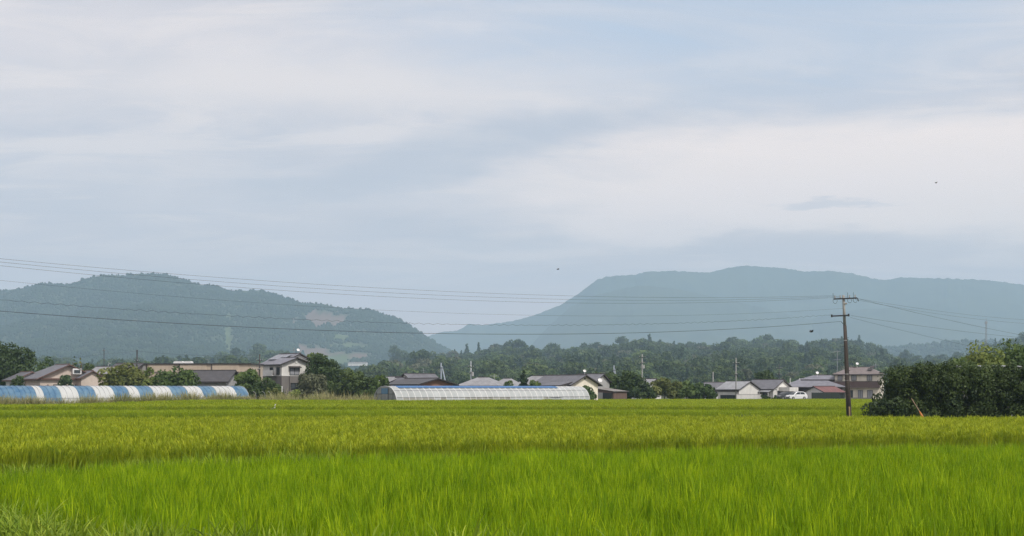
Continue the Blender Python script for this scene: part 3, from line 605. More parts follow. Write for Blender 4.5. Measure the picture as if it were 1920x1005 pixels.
def rot2(x, y, a): return (x * math.cos(a) - y * math.sin(a), x * math.sin(a) + y * math.cos(a))
class House:
    "a building: parts are walls, roofs, windows; local x runs along the ridge"
    def __init__(s, name, label, px, D, phi, cat='house', group=None, z=None):
        x = X_at(px, D); s.g = float(gz(x, D)) if z is None else z; s.D = D
        s.o = thing(name, label, cat, (x, D, s.g), math.radians(phi), group)
    def h(s, py): return Z_at(py, s.D) - s.g              # height above the base of photo row py
    def vol(s, L, Wd, eave, rise, wall, roof, kind='gable', over=0.55, dx=0, dy=0, rot=0, z0=0.0, trim=None, th=0.16, oy=None, band=None):
        a = math.radians(rot); oy = over if oy is None else oy; trim = trim or TRIM
        fr = (dx, dy, a, L, Wd); mb = MB(); x, y = L / 2, Wd / 2
        gab = {'gable': (1, 1), 'half': (0, 1), 'half2': (1, 0), 'hip': (0, 0), 'mono': (0, 0), 'flat': (0, 0)}[kind]
        if kind == 'mono': mb.prism([(-y, z0), (y, z0), (y, eave + rise), (-y, eave)], 'x', -x, x)
        else:
            mb.box((0, 0, (z0 + eave) / 2), (L, Wd, eave - z0))
            for e, sg in ((gab[0], -1), (gab[1], 1)):
                if e: mb.prism([(-y, eave), (y, eave), (0, eave + rise)], 'x', sg * x, sg * (x - 0.22))
        wo = mb.build('wall', wall, s.o, (dx, dy, 0), a)
        if band:                                            # lower storey of another colour, a skin 3 cm proud
            bz, bm_ = band; b2 = MB(); b2.box((0, 0, (z0 + bz) / 2), (L + 0.06, Wd + 0.06, bz - z0)); b2.build('lower_wall', bm_, s.o, (dx, dy, 0), a)
        rb = MB()
        if kind == 'flat': rb.box((0, 0, eave + th / 2), (L + 2 * over, Wd + 2 * over, th))
        else:
            sl = rise / y; xo, yo = x + over, y + oy; zl = eave - sl * oy; zp = eave + rise
            if kind == 'mono':
                sl = rise / Wd; top = [(-xo, -yo, eave - sl * oy), (xo, -yo, eave - sl * oy), (xo, yo, eave + rise + sl * oy), (-xo, yo, eave + rise + sl * oy)]; fs = [[0, 1, 2, 3]]; rim = [0, 1, 2, 3]
            else:
                hi = min(yo * 0.75, xo * 0.92); x0 = -xo if gab[0] else -xo + hi; x1 = xo if gab[1] else xo - hi
                top = [(-xo, -yo, zl), (xo, -yo, zl), (xo, yo, zl), (-xo, yo, zl), (x0, 0, zp), (x1, 0, zp)]
                fs = [[0, 1, 5, 4], [2, 3, 4, 5]]; rim = [0, 1] + ([5] if gab[1] else []) + [2, 3] + ([4] if gab[0] else [])
                if not gab[1]: fs.append([1, 2, 5])
                if not gab[0]: fs.append([3, 0, 4])
            n = len(top); vs = [(p[0], p[1], p[2] + 0.03 + th) for p in top] + [(p[0], p[1], p[2] + 0.03) for p in top]
            rb.add(vs, fs, 0); rb.add(vs, [[i + n for i in f][::-1] for f in fs], 1)
            rb.add(vs, [[rim[i], rim[(i + 1) % len(rim)], rim[(i + 1) % len(rim)] + n, rim[i] + n] for i in range(len(rim))], 1)
        me = bpy.data.meshes.new('roof'); me.from_pydata(rb.v, [], rb.f); me.materials.append(roof); me.materials.append(trim); me.polygons.foreach_set('material_index', rb.mi)
        ro = link('roof', me, s.o, (dx, dy, 0), a)
        if kind in ('gable', 'half', 'half2', 'hip'):
            if x1 - x0 > 0.6: MB().tube([(x0 + 0.05, 0, zp + th + 0.03), (x1 - 0.05, 0, zp + th + 0.03)], 0.11, 6).build('ridge_cap', trim, ro)
            for sg in (-1, 1): MB().box((0, sg * (yo + 0.06), zl + 0.02), (2 * xo - 0.1, 0.1, 0.1)).build('gutter', trim, ro)
        s.ro = ro; return fr
    def win(s, fr, face, u, z, w, h, pane=None, frame=None, bars=1, name='window', hood=False, sill=False):
        dx, dy, a, L, Wd = fr; nrm, off = {'+x': (0, L / 2), '-x': (math.pi, L / 2), '-y': (-math.pi / 2, Wd / 2), '+y': (math.pi / 2, Wd / 2)}[face]
        cx, cy = rot2(off, 0, nrm); tx, ty = rot2(0, 1, nrm); px, py = cx + tx * u, cy + ty * u; qx, qy = rot2(px, py, a)
        f = MB(); t = 0.07
        for sg in (-1, 1):
            f.box((0.06, sg * (w / 2 - t / 2), 0), (0.12, t, h)); f.box((0.06, 0, sg * (h / 2 - t / 2)), (0.12, w - 2 * t, t))
        for k in range(bars): f.box((0.055, -w / 2 + w * (k + 1) / (bars + 1), 0), (0.08, t * 0.8, h - 2 * t))
        o = f.build(name, frame or FRAME, s.o, (dx + qx, dy + qy, z), a + nrm)
        MB().box((0.03, 0, 0), (0.05, w - 2 * t, h - 2 * t)).build('pane', pane or GLASS, o)
        if hood: MB().prism([(0, 0), (0.55, -0.16), (0.55, -0.08), (0, 0.14)], 'y', -w / 2 - 0.2, w / 2 + 0.2).build('window_hood', TRIM, o, (0, 0, h / 2 + 0.16))
        if sill: MB().box((0.1, 0, -h / 2 - 0.05), (0.22, w + 0.16, 0.08)).build('sill', TRIM_W, o)
        return o
    def part(s, name, mb, m_, parent=None, loc=None, rz=None): return mb.build(name, m_, parent or s.o, loc, rz)
    def dish(s, x, y, z, az=0.6, r=0.35):
        r = r * 0.75
        "satellite dish on a short arm"
        mb = MB(); n = 10; vs = [(0, 0, 0)]; el = 0.6
        for k, (rr, dp) in enumerate(((0.55, 0.03), (1.0, 0.10))):
            vs += [(dp, math.cos(6.283 * i / n) * r * rr, math.sin(6.283 * i / n) * r * rr) for i in range(n)]
        vs = [(p[0] * math.cos(el) - p[2] * math.sin(el), p[1], p[0] * math.sin(el) + p[2] * math.cos(el)) for p in vs]
        fs = [[0, 1 + i, 1 + (i + 1) % n] for i in range(n)] + [[1 + i, 1 + n + i, 1 + n + (i + 1) % n, 1 + (i + 1) % n] for i in range(n)]
        mb.add([(p[0], p[1], p[2] + 0.75) for p in vs], fs); mb.tube([(-0.1, 0, 0), (-0.1, 0, 0.72)], 0.03, 5); mb.tube([(-0.05, 0, 0.45), (0.42, 0, 0.85)], 0.015, 4)
        mb.build('satellite_dish', WHITE_P, s.o, (x, y, z), az)
    def antenna(s, x, y, z, h=3.0, n=3):
        mb = MB(); mb.tube([(0, 0, 0), (0, 0, h)], 0.055, 5)
        for k in range(n):
            zz = h * (0.6 + 0.36 * k / max(n - 1, 1)); mb.tube([(-0.75, 0, zz), (0.75, 0, zz)], 0.03, 4)
            for q in range(-2, 3): mb.tube([(q * 0.3, -0.35, zz), (q * 0.3, 0.35, zz)], 0.012, 4)
        mb.build('tv_antenna', STEEL, s.o, (x, y, z), 0.4)

# --- left house with the pinkish gable
H = House('house', 'low house with pinkish gable and wide grey tiled roof beside the big left tree', 110, 226, -55)
f = H.vol(10.1, 8.9, H.h(709), H.h(686) - H.h(709), W_PINK, R_GREY, 'half', 0.7, trim=TRIM_R)
H.win(f, '-y', 1.2, 2.0, 2.2, 1.2, CURTAIN); H.win(f, '-y', -2.4, 2.0, 1.6, 1.2); H.win(f, '+x', -1.5, 2.3, 1.8, 1.0, CURTAIN); H.win(f, '+x', 2.0, 2.3, 1.2, 1.0)
g = H.vol(6.0, 5.0, H.h(712), H.h(699) - H.h(712), W_WHITE, R_GREY, 'gable', 0.5, dx=-6.2, dy=-3.4, trim=TRIM_R); H.win(g, '-y', 0, 1.8, 1.8, 1.1)
g = H.vol(3.0, 3.6, H.h(709), 1.0, W_PINK, R_GREY, 'gable', 0.45, dx=5.6, dy=3.2, trim=TRIM_R); H.win(g, '+x', 0, 2.0, 1.0, 1.1)
H.part('roof_tank', MB().box((0, 0, 0.45), (1.1, 1.4, 0.9)), WHITE_P, None, (5.2, 1.2, H.h(702))); H.part('tank_window', MB().box((0, 0, 0.42), (0.06, 1.0, 0.5)), GLASS, None, (5.79, 1.2, H.h(702)))
for u in (-3.2, -1.0, 1.2, 3.4): H.part('eave_post', MB().box((0, 0, 1.4), (0.14, 0.14, 2.8)), TRIM_R, None, (5.65, u - 0.2, 0))
H.part('eave_board', MB().box((0, 0, 0), (0.3, 9.6, 0.22)), TRIM_R, None, (5.35, 0, H.h(711)))
H.part('eave_board', MB().box((0, 0, 0), (9.4, 0.2, 0.25)), TRIM_R, None, (0.6, -4.55, H.h(712)))
H = House('house', 'small house showing only its pale grey roof right of the pinkish gable', 201, 246, -30)
f = H.vol(4.6, 4.2, H.h(701), H.h(689) - H.h(701), W_WHITE, R_LIGHT, 'gable', 0.4); H.win(f, '-y', 0, 1.6, 1.4, 1.0); H.dish(0.4, 0, H.h(689), 0.8)
H = House('house', 'house with a low dark roof edge beside the left end of the long tan building', 244, 262, -5)
f = H.vol(4.6, 5.0, H.h(690), H.h(683) - H.h(690), W_TAUPE, R_DARK, 'gable', 0.4); H.win(f, '-y', 0, 2.0, 1.4, 1.0)
# --- long tan building
H = House('warehouse', 'long tan metal building with a flat dark roof edge behind the striped tunnel', 378, 268, -4, 'warehouse')
f = H.vol(22.6, 13.0, H.h(684.5), 0.5, W_TAN, TRIM, 'flat', 0.25, th=0.22)
for k in range(4):
    H.part('wall_panel', MB().box((0, 0, 0), (5.1 if k else 2.4, 0.1, 1.5)), W_TAN if k else W_GREYW, None, (-11.3 + (1.25 if k == 0 else 5.2 + (k - 1) * 6.2 - 0.1) + (0 if k == 0 else 0.35), -6.56, H.h(691.5)))
for k in range(3): H.part('seam_post', MB().box((0, 0, 0), (0.12, 0.16, H.h(684.5))), TRIM, None, (-8.6 + k * 6.25, -6.6, H.h(684.5) / 2))
H.part('wall_rail', MB().box((0, 0, 0), (22.4, 0.08, 0.1)), W_PINK, None, (0, -6.66, H.h(697)))
for x_, w_ in ((-3.05, 1.8), (-1.2, 1.25)):
    mb = MB(); mb.prism([(-w_ / 2, 0), (w_ / 2, 0), (w_ / 2, 0.22), (w_ / 2 * 0.8, 0.42), (-w_ / 2 * 0.8, 0.42), (-w_ / 2, 0.22)], 'y', -0.8, 0.8); H.part('roof_vent', mb, WHITE_P, None, (x_, -4.2, H.h(684.5) + 0.22))
H.win(f, '-y', 8.2, H.h(703), 1.4, 1.0); H.win(f, '-y', 4.2, H.h(703), 1.4, 1.0)
H = House('house', 'house hidden up to its broad dark tiled roof in front of the tan building', 392, 230, -6)
f = H.vol(8.2, 7.6, H.h(715), H.h(696.5) - H.h(715), W_GREYW, R_DARK, 'gable', 0.55); H.win(f, '-y', -1.6, 1.6, 2.2, 1.1); H.win(f, '-y', 2.0, 1.6, 1.6, 1.1)
# --- two-storey house
H = House('two_storey_house', 'two-storey house with white upper walls, taupe ground floor and solar roof', 549, 224, -50)
f = H.vol(4.2, 5.4, H.h(684), H.h(673) - H.h(684), W_WHITE, R_LILAC, 'gable', 0.5, dx=0.6, dy=-1.0, band=(H.h(705), W_TAUPE), trim=TRIM)
f2 = H.vol(5.8, 6.6, H.h(682), H.h(664.5) - H.h(682), W_WHITE, R_LILAC, 'gable', 0.45, dx=-2.6, dy=1.0, trim=TRIM, band=(H.h(705), W_TAUPE))
H.win(f, '+x', -0.35, H.h(697), 1.75, 1.15, CURTAIN, hood=True); H.win(f, '-y', -0.9, H.h(696.5), 0.9, 1.25); H.win(f, '-y', 1.15, H.h(696.5), 0.9, 1.25)
H.win(f, '+x', -0.2, H.h(724), 1.7, 1.0); H.win(f, '-y', -0.8, H.h(719), 1.5, 0.8); H.win(f2, '+x', 2.6, H.h(696), 0.8, 1.0)
H.part('belt_course', MB().box((0, 0, 0), (4.32, 5.52, 0.14)), TRIM_W, None, (0.6, -1.0, H.h(704.6)))
H.part('downpipe', MB().tube([(2.76, -3.76, 0.2), (2.76, -3.76, H.h(686))], 0.05, 6), TRIM); H.part('downpipe', MB().tube([(2.78, -2.3, 0.2), (2.78, -2.3, H.h(706))], 0.05, 6), TRIM)
H.part('gable_vent', MB().tube([(2.68, -1.0, H.h(679)), (2.80, -1.0, H.h(679))], 0.22, 10), TRIM_W)
for k in range(3):
    mb = MB(); mb.box((0, 0, 0), (1.5, 1.9, 0.06)); o = H.part('solar_panel', mb, SOLAR, None, (-4.5 + k * 1.58, -0.7, H.h(674) + 0.42)); o.rotation_euler = (math.atan2(H.h(664.5) - H.h(682), 3.3), 0, 0)
H.dish(0.0, 1.0, H.h(665), -0.3); H.antenna(-1.6, 1.2, H.h(665), 1.2, 1)
mb = MB(); mb.box((0, 0, 0), (3.0, 0.9, 0.12)); mb.box((0, -0.42, 0.45), (3.0, 0.06, 0.8)); H.part('balcony', mb, TRIM_W, None, (-0.2, -4.1, H.h(704) - 0.05))
# --- group behind the white tunnel
H = House('house', 'low dark-roofed house with a reddish-brown gable directly behind the white tunnel', 790, 229, -50)
f = H.vol(8.2, 7.0, H.h(721), H.h(711.5) - H.h(721), W_BROWN, R_DARK, 'gable', 0.65); H.win(f, '+x', -1.4, 1.3, 1.2, 0.9); H.win(f, '-y', 1.0, 1.4, 2.0, 1.0)
H = House('house', 'house with a tiny white gable and long grey ridge behind the brown gable', 786, 256, 38)
f = H.vol(6.2, 3.6, H.h(712.5), H.h(702.5) - H.h(712.5), W_WHITE, R_GREY, 'gable', 0.4); H.win(f, '-x', 0, 2.0, 1.0, 0.9); H.antenna(1.0, 0, H.h(702.5), 1.2, 1)
H = House('house', 'small white-walled house with stepped pale roof at the left end of the white tunnel', 739, 250, -50)
f = H.vol(3.6, 4.0, H.h(716), H.h(708) - H.h(716), W_WHITE, R_LIGHT, 'gable', 0.4); H.win(f, '+x', 0, 1.8, 1.2, 0.9); f = H.vol(2.6, 2.8, H.h(719), 0.9, W_CREAM, R_GREY, 'gable', 0.35, dx=2.8, dy=-0.6); H.win(f, '+x', 0, 1.5, 0.8, 0.8)
H = House('house', 'house with a pale grey hipped roof between the thin pole and the conical tree', 906, 238, -16)
f = H.vol(6.6, 6.6, H.h(723), H.h(709.5) - H.h(723), W_GREYW, R_LIGHT, 'hip', 0.5); H.win(f, '-y', 0, 1.5, 2.0, 1.0); g = H.vol(4.4, 4.4, H.h(724), H.h(711.5) - H.h(724), W_GREYW, R_LIGHT, 'hip', 0.4, dx=4.0, dy=1.2); H.win(g, '-y', 0.4, 1.5, 1.2, 1.0); H.antenna(1.8, 0.6, H.h(711), 0.9, 1)
H = House('house', 'cream gabled house with long grey roof behind the right end of the white tunnel', 1060, 229, -55)
f = H.vol(10.4, 5.4, H.h(721), H.h(705.5) - H.h(721), W_CREAM, R_GREY, 'gable', 0.55); H.win(f, '+x', -0.9, 1.5, 1.3, 0.9); H.win(f, '-y', 1.6, 1.6, 2.0, 0.9); H.win(f, '-y', -2.6, 1.6, 1.6, 0.9)
g = H.vol(4.8, 2.0, H.h(724), 0.45, W_GREYW, R_GREY, 'mono', 0.3, dx=2.4, dy=-3.7); H.dish(4.9, 0.2, H.h(705), -0.4); H.dish(5.4, 3.0, H.h(722), -0.4, 0.5)
H.part('gable_vent', MB().box((0, 0, 0), (0.1, 0.3, 0.3)), TRIM, None, (5.2, 0, H.h(710)))
H = House('house', 'pale tiled roof showing left behind the cream gabled house', 1006, 250, -35); f = H.vol(5.4, 5.0, H.h(721), H.h(706.5) - H.h(721), W_GREYW, R_LIGHT, 'half', 0.4); H.win(f, '-y', 0, 1.6, 1.5, 0.9)
H = House('house', 'plain grey roof slope showing right behind the cream gabled house', 1108, 254, -30); f = H.vol(4.6, 6.0, H.h(717), H.h(703) - H.h(717), W_GREYW, R_GREY, 'gable', 0.4); H.win(f, '-y', 0, 1.6, 1.5, 0.9)
H = House('shed', 'open-fronted wooden shed with a grey lean-to roof at the paddy edge', 1146, 249, 44, 'shed')
f = H.vol(3.6, 4.2, H.h(734.5), 0.5, W_PLANK, R_RUST, 'mono', 0.3, th=0.1)
H.part('front_wall', MB().box((0, 0, 0), (0.1, 1.7, H.h(736))), W_GREYW, None, (-1.86, 1.1, H.h(736) / 2)); H.part('opening_shade_panel', MB().box((0, 0, 0), (0.08, 2.0, H.h(736) - 0.15)), DARKM, None, (-1.85, -0.85, H.h(736) / 2))  # dark panel on the solid wall imitates the shade inside the open front
for k in range(9): H.part('plank', MB().box((0, 0, 0), (0.36, 0.05, H.h(735) - 0.1)), W_PLANK, None, (-1.6 + k * 0.4, -2.14, H.h(735) / 2))
for u in (-1.9, 0.15, 1.95): H.part('corner_post', MB().box((0, 0, 0), (0.14, 0.14, H.h(736))), TRIM, None, (-1.95, u, H.h(736) / 2))
H = House('house', 'white house mostly hidden by trees right of the wooden shed', 1212, 282, -45); f = H.vol(4.6, 3.8, H.h(721), H.h(712) - H.h(721), W_WHITE, R_LIGHT, 'gable', 0.4); H.win(f, '+x', 0, 2.2, 1.1, 1.0)
# --- right hand cluster
H = House('house', 'low house with a plain grey roof behind the corrugated barn', 1350, 292, -4); f = H.vol(6.0, 6.0, H.h(731), H.h(718.5) - H.h(731), W_WHITE, R_GREY, 'gable', 0.4); H.win(f, '-y', -1.5, 1.1, 1.4, 0.9)
H = House('barn', 'white barn with pale corrugated roof and dark garage door beside the tree row', 1385, 272, -44, 'barn')
f = H.vol(5.0, 7.0, H.h(730.5), H.h(716.5) - H.h(730.5), W_WHITE, R_SHEET, 'gable', 0.35); H.win(f, '-y', 0.3, H.h(745), 4.2, 0.95, W_GREEN, TRIM, 2, 'garage_door'); H.part('dark_lintel', MB().box((0, 0, 0), (4.9, 0.12, 0.35)), W_TAUPE, None, (0, -3.57, H.h(733)))
H = House('house', 'house with dark tiled roof and white gable left of the parked cars', 1441, 276, -45)
f = H.vol(6.6, 6.4, H.h(729), H.h(713.5) - H.h(729), W_WHITE, R_GREY, 'gable', 0.45); H.win(f, '-y', 1.6, 1.0, 1.5, 0.8); H.win(f, '-y', -1.4, 1.0, 1.8, 0.8); H.win(f, '+x', -1.2, 1.3, 1.2, 0.9)
mb = MB(); mb.prism([(-3.2, H.h(731)), (-4.6, H.h(735)), (-4.6, H.h(735) + 0.08), (-3.2, H.h(731) + 0.08)], 'x', -3.2, 3.2); H.part('awning', mb, R_SHEET)
for u in (-3.0, -1.0, 1.0, 3.0): H.part('awning_post', MB().box((0, 0, 0), (0.1, 0.1, H.h(735))), TRIM_W, None, (u, -4.5, H.h(735) / 2))
g = H.vol(2.4, 3.0, H.h(735), 0.1, W_DARK, TRIM, 'flat', 0.1, dx=4.6, dy=0.2, band=None); H.part('annex_wall', MB().box((0, 0, 0), (2.44, 3.06, 0.9)), W_WHITE, None, (4.6, 0.2, H.h(735) + 0.5)); H.dish(3.4, -2.2, H.h(735), -1.2, 0.3)
H = House('house', 'large low house of dark timber under a wide two-tier grey hipped roof', 1522, 288, -6)
f = H.vol(11.2, 10.4, H.h(725), H.h(711) - H.h(725), W_DARK, R_LILAC, 'hip', 0.8); g = H.vol(8.4, 7.0, H.h(712), H.h(705) - H.h(712), W_DARK, R_LILAC, 'hip', 0.6, dx=2.4, dy=2.6)
H.win(f, '-y', -4.5, H.h(733), 1.1, 1.0, CURTAIN, FRAME, 1, sill=True); H.win(f, '-y', -1.8, H.h(733.5), 0.9, 0.9); H.win(f, '-y', -0.9 + 0.6 + 0.8, H.h(733), 1.3, 1.1, CURTAIN, FRAME_W, 2, sill=True); H.dish(1.2, 0.6, H.h(706), -1.4, 0.45)
for x_ in (-5.0, -3.0): H.part('roof_pipe', MB().tube([(0, 0, 0), (0, 0, 1.1)], 0.09, 6), TRIM_W, None, (x_ + 0.4, -2.0 + (x_ + 5) * 0.3, H.h(719)))
H = House('garage', 'garage with red sheet roof and white gable beside the two-storey beige house', 1545, 270, 33, 'garage')
f = H.vol(5.4, 5.4, H.h(736), H.h(726) - H.h(736), W_WHITE, R_RED, 'gable', 0.3);
mb = MB(); mb.box((0, 0, 0), (5.2, 0.12, H.h(736.5))); o = H.part('sliding_shutter', mb, W_GREEN, None, (0.0, -2.82, H.h(736.5) / 2))
for k in range(4): MB().box((0, 0, 0), (0.08, 0.06, H.h(736.5) - 0.1)).build('shutter_rib', DARKM, o, (-2.0 + k * 1.35, -0.09, 0))
# --- beige two-storey house
H = House('two_storey_house', 'beige two-storey house with a dark brown balcony right behind the tall pole', 1611.5, 288, -19.5)
f = H.vol(9.2, 7.4, H.h(702), H.h(690) - H.h(702), W_CREAM, R_BROWN, 'hip', 0.5)
for u, w_ in ((-3.55, 0.95), (-0.75, 1.05), (2.35, 1.05)): H.win(f, '-y', u, H.h(709), w_, 1.1, CURTAIN, FRAME, 1)
for u, w_ in ((-3.75, 0.65), (-1.3, 0.7), (0.55, 1.0), (2.45, 1.1)): H.win(f, '-y', u, H.h(739.5), w_, 1.8, CURTAIN if u > 0 else GLASS, FRAME, 1)
mb = MB(); zb_, zt_ = H.h(727), H.h(715.5); mb.box((-0.25, -4.6, (zb_ + zt_) / 2), (9.4, 0.1, zt_ - zb_)); mb.box((-0.25, -4.15, zb_ + 0.06), (9.3, 0.8, 0.12))
for sg in (-1, 1): mb.box((-0.25 + sg * 4.65, -4.13, (zb_ + zt_) / 2), (0.1, 0.84, zt_ - zb_))
H.part('balcony', mb, W_BALC); H.part('balcony_rail', MB().box((-0.25, -4.6, zt_ + 0.04), (9.5, 0.16, 0.07)), TRIM)
H.part('downpipe', MB().tube([(4.7, -3.72, 0.2), (4.7, -3.72, H.h(703))], 0.05, 6), TRIM_W); H.part('downpipe', MB().tube([(-2.55, -3.75, 0.2), (-2.55, -3.75, H.h(728))], 0.045, 6), TRIM)
for k in range(2):
    o = H.part('roof_panel', MB().box((0, 0, 0), (0.9, 1.1, 0.05)), TRIM, None, (2.3 + k * 0.35, -2.0 + k * 0.9, H.h(695 - 4 * k) + 0.3)); o.rotation_euler = (math.atan2(H.h(687.5) - H.h(701.5), 3.7), 0, 0)
H.dish(-0.4, -0.6, H.h(689), -1.2, 0.42); H.antenna(-4.6, 0.8, H.h(700), 4.8, 2); H.antenna(3.2, 1.0, H.h(690), 1.0, 1)
H.part('door_step', MB().box((0, 0, 0), (4.4, 0.8, 0.3)), W_TAUPE, None, (0.6, -4.2, 0.15)); H.part('side_box', MB().box((0, 0, 0), (0.35, 0.8, 0.7)), TRIM_W, None, (4.8, 0.6, 0.5)); H.part('side_window', MB().box((0, 0, 0), (0.1, 0.7, 0.9)), FRAME, None, (4.63, 0.2, H.h(709)))
# --- shed behind the right hedge, far white hall
H = House('shed', 'grey flat shed roof just showing over the tall right hedge', 1852, 113, -8, 'shed', z=0.2); f = H.vol(4.6, 3.6, H.h(691), 0.15, W_GREYW, R_SHEET, 'mono', 0.2, th=0.1); H.win(f, '-y', 0, 1.4, 1.4, 0.9)
H = House('white_hall', 'long white building far off at the foot of the left hill', 671, 2080, -6, 'building', z=Z_at(686, 2080)); f = H.vol(28, 10, 4.4, 1.2, WHITE_P, R_LIGHT, 'gable', 0.4)
for k in range(3): H.win(f, '-y', -9 + k * 9, 1.1, 1.2, 0.5)
# ================================================================== plastic tunnels
FILM_W = mat('white_film', (0.82, 0.83, 0.82), (0.68, 0.70, 0.69), 0.5, 0.35, trans=0.3, see=0.05, stretch=(1, 1, 0.5), detail=6, bump=0.25, bump_scale=3)
FILM_C = mat('cloudy_film', (0.68, 0.71, 0.71), (0.53, 0.56, 0.56), 0.5, 0.35, trans=0.3, see=0.06, stretch=(1, 1, 0.4), detail=7, bump=0.3, bump_scale=3)
FILM_B = mat('blue_film', (0.075, 0.195, 0.36), (0.20, 0.34, 0.46), 0.9, 0.4, trans=0.3, detail=6, bump=0.25, bump_scale=3)
FILM_D = mat('dirty_skirt_film', (0.60, 0.60, 0.54), (0.34, 0.33, 0.29), 0.8, 0.5, trans=0.25, see=0.15, detail=6)
FILM_H = mat('cloudy_end_film', (0.46, 0.48, 0.47), (0.32, 0.34, 0.33), 0.7, 0.4, trans=0.3, see=0.25, detail=6)
BLUE_T = mat('blue_tarp', (0.03, 0.12, 0.32), (0.045, 0.16, 0.36), 1.2, 0.45, bump=0.3)
HOOPW = mat('white_hoop_cover', (0.85, 0.85, 0.85), rough=0.4)
PIPE = mat('hoop_pipe', (0.50, 0.51, 0.52), (0.38, 0.38, 0.38), 4, 0.4, metal=0.5)
def arch(half, h, n=14):
    "cross-section from the near foot over the ridge to the far foot: (y, z)"
    out = []
    for i in range(n + 1):
        a = math.pi * i / n; c, s_ = math.cos(a), math.sin(a)
        out.append((-half * math.copysign(abs(c) ** 0.80, c), h * s_ ** 0.88))
    return out
def film(par, name, sec, x0, x1, m_, i0, i1, sag=0.0, r=0.0, seed=0, cols=3):
    V = []; k = i1 - i0 + 1; rr = np.random.default_rng(seed)
    for c in range(cols + 1):
        t = c / cols; dip = sag * 4 * t * (1 - t)
        for i in range(i0, i1 + 1):
            y, z = sec[i]; q = 1 + r - dip * (0.4 + 0.6 * rr.uniform(0.6, 1)); V.append((x0 + (x1 - x0) * t, y * q, z * q))
    Fq = [(c * k + i, (c + 1) * k + i, (c + 1) * k + i + 1, c * k + i + 1) for c in range(cols) for i in range(k - 1)]
    return link(name, np_mesh(name, V, Fq, m_, smooth=True), par)
def hoop(par, sec, x, r_=0.022, q=1.0, m_=None, name='hoop'):
    return MB().tube([(x, y * q, z * q) for y, z in sec], r_, 5).build(name, m_ or PIPE, par, smooth=True)
def gable_end(par, sec, x, m_, sg, door=None):
    V = [(x, y, z) for y, z in sec]; mb = MB(); n = len(V)
    mb.add(V + [(x + sg * 0.02, y, z) for y, z in sec], [list(range(n)), list(range(n, 2 * n))[::-1]] + [[i, i + 1, n + i + 1, n + i] for i in range(n - 1)])
    return mb.build('end_sheet', m_, par)
TH = math.radians(43); AX = (math.cos(TH), math.sin(TH))
def along(px, P0):
    "distance along the tunnel axis from P0 at which photo column px is met"
    k = (px - 960) / F_PX; return (k * P0[1] - P0[0]) / (AX[0] - k * AX[1])
# --- white tunnel
P0 = (X_at(722, 188), 188.0); g0 = 0.35; SEC = arch(2.7, Z_at(724.3, 188) - g0); LEN = along(1083, P0)
T = thing('tunnel_greenhouse', 'long white plastic tunnel greenhouse with a blue ridge sheet at the paddy edge', 'greenhouse', (P0[0], P0[1], g0), TH)
nb = 34; ns = len(SEC) - 1
for k in range(nb):
    a, b = LEN * k / nb, LEN * (k + 1) / nb
    film(T, 'film_panel', SEC, a + 0.015, b - 0.015, FILM_C, 2, ns - 2, 0.012, 0.0, k)
    dirty = k in (1, 2, 3, 4, 5, 11, 12, 13, 14, 15, 17, 18) or k % 9 == 7
    film(T, 'skirt_panel', SEC, a + 0.01, b - 0.01, FILM_D if dirty else FILM_C, 0, 2, 0.01, 0.006, 50 + k)
    film(T, 'skirt_panel', SEC, a + 0.01, b - 0.01, FILM_W, ns - 2, ns, 0.01, 0.006, 90 + k, cols=1)
for k in range(nb + 1): hoop(T, SEC, LEN * k / nb, 0.045, 1.006, HOOPW)
for i, nm in ((2, 'side_rail'), (ns - 2, 'side_rail'), (4, 'side_rail')):
    y, z = SEC[i]; MB().tube([(0, y * 1.012, z * 1.012), (LEN, y * 1.012, z * 1.012)], 0.025, 5).build(nm, PIPE if i != 2 else TRIM, T)
for k in range(6):
    a, b = LEN * (0.03 + 0.82 * k / 6), LEN * (0.03 + 0.82 * (k + 1) / 6); film(T, 'ridge_sheet', SEC, a, b - 0.02, BLUE_T, 5, 10, 0.003, 0.030, 200 + k, 5)
e = gable_end(T, SEC, 0.03, FILM_H, -1)
hoop(T, SEC, -0.03, 0.04, 1.005, name='end_hoop'); hoop(T, SEC, LEN + 0.03, 0.04, 1.005, name='end_hoop'); gable_end(T, SEC, LEN - 0.03, FILM_H, 1)
mb = MB()
for y in (-0.75, 0.75): mb.tube([(-0.06, y, 0), (-0.06, y, 2.75)], 0.035, 5)
for z in (1.0, 1.95): mb.tube([(-0.06, -2.5 if z < 1.5 else -2.15, z), (-0.06, 2.5 if z < 1.5 else 2.15, z)], 0.03, 5)
for y in (-1.8, 1.8): mb.tube([(-0.06, y, 0), (-0.06, y, 2.2)], 0.025, 5)
mb.build('end_frame', DARKM, T)
MB().box((-0.09, 0, 2.35), (0.03, 1.4, 0.75)).build('blue_end_sheet', mat('faded_blue_sheet', (0.10, 0.21, 0.32), rough=0.5), T); MB().box((-0.09, 0, 1.0), (0.04, 1.36, 1.85)).build('door', FILM_H, T)
mb = MB(); mb.add([(LEN * 0.745, -2.72, 1.42), (LEN * 0.80, -2.76, 1.24), (LEN * 0.855, -2.72, 1.44), (LEN * 0.80, -2.74, 1.36)], [[0, 1, 2, 3]]); mb.build('torn_flap', DARKM, T)
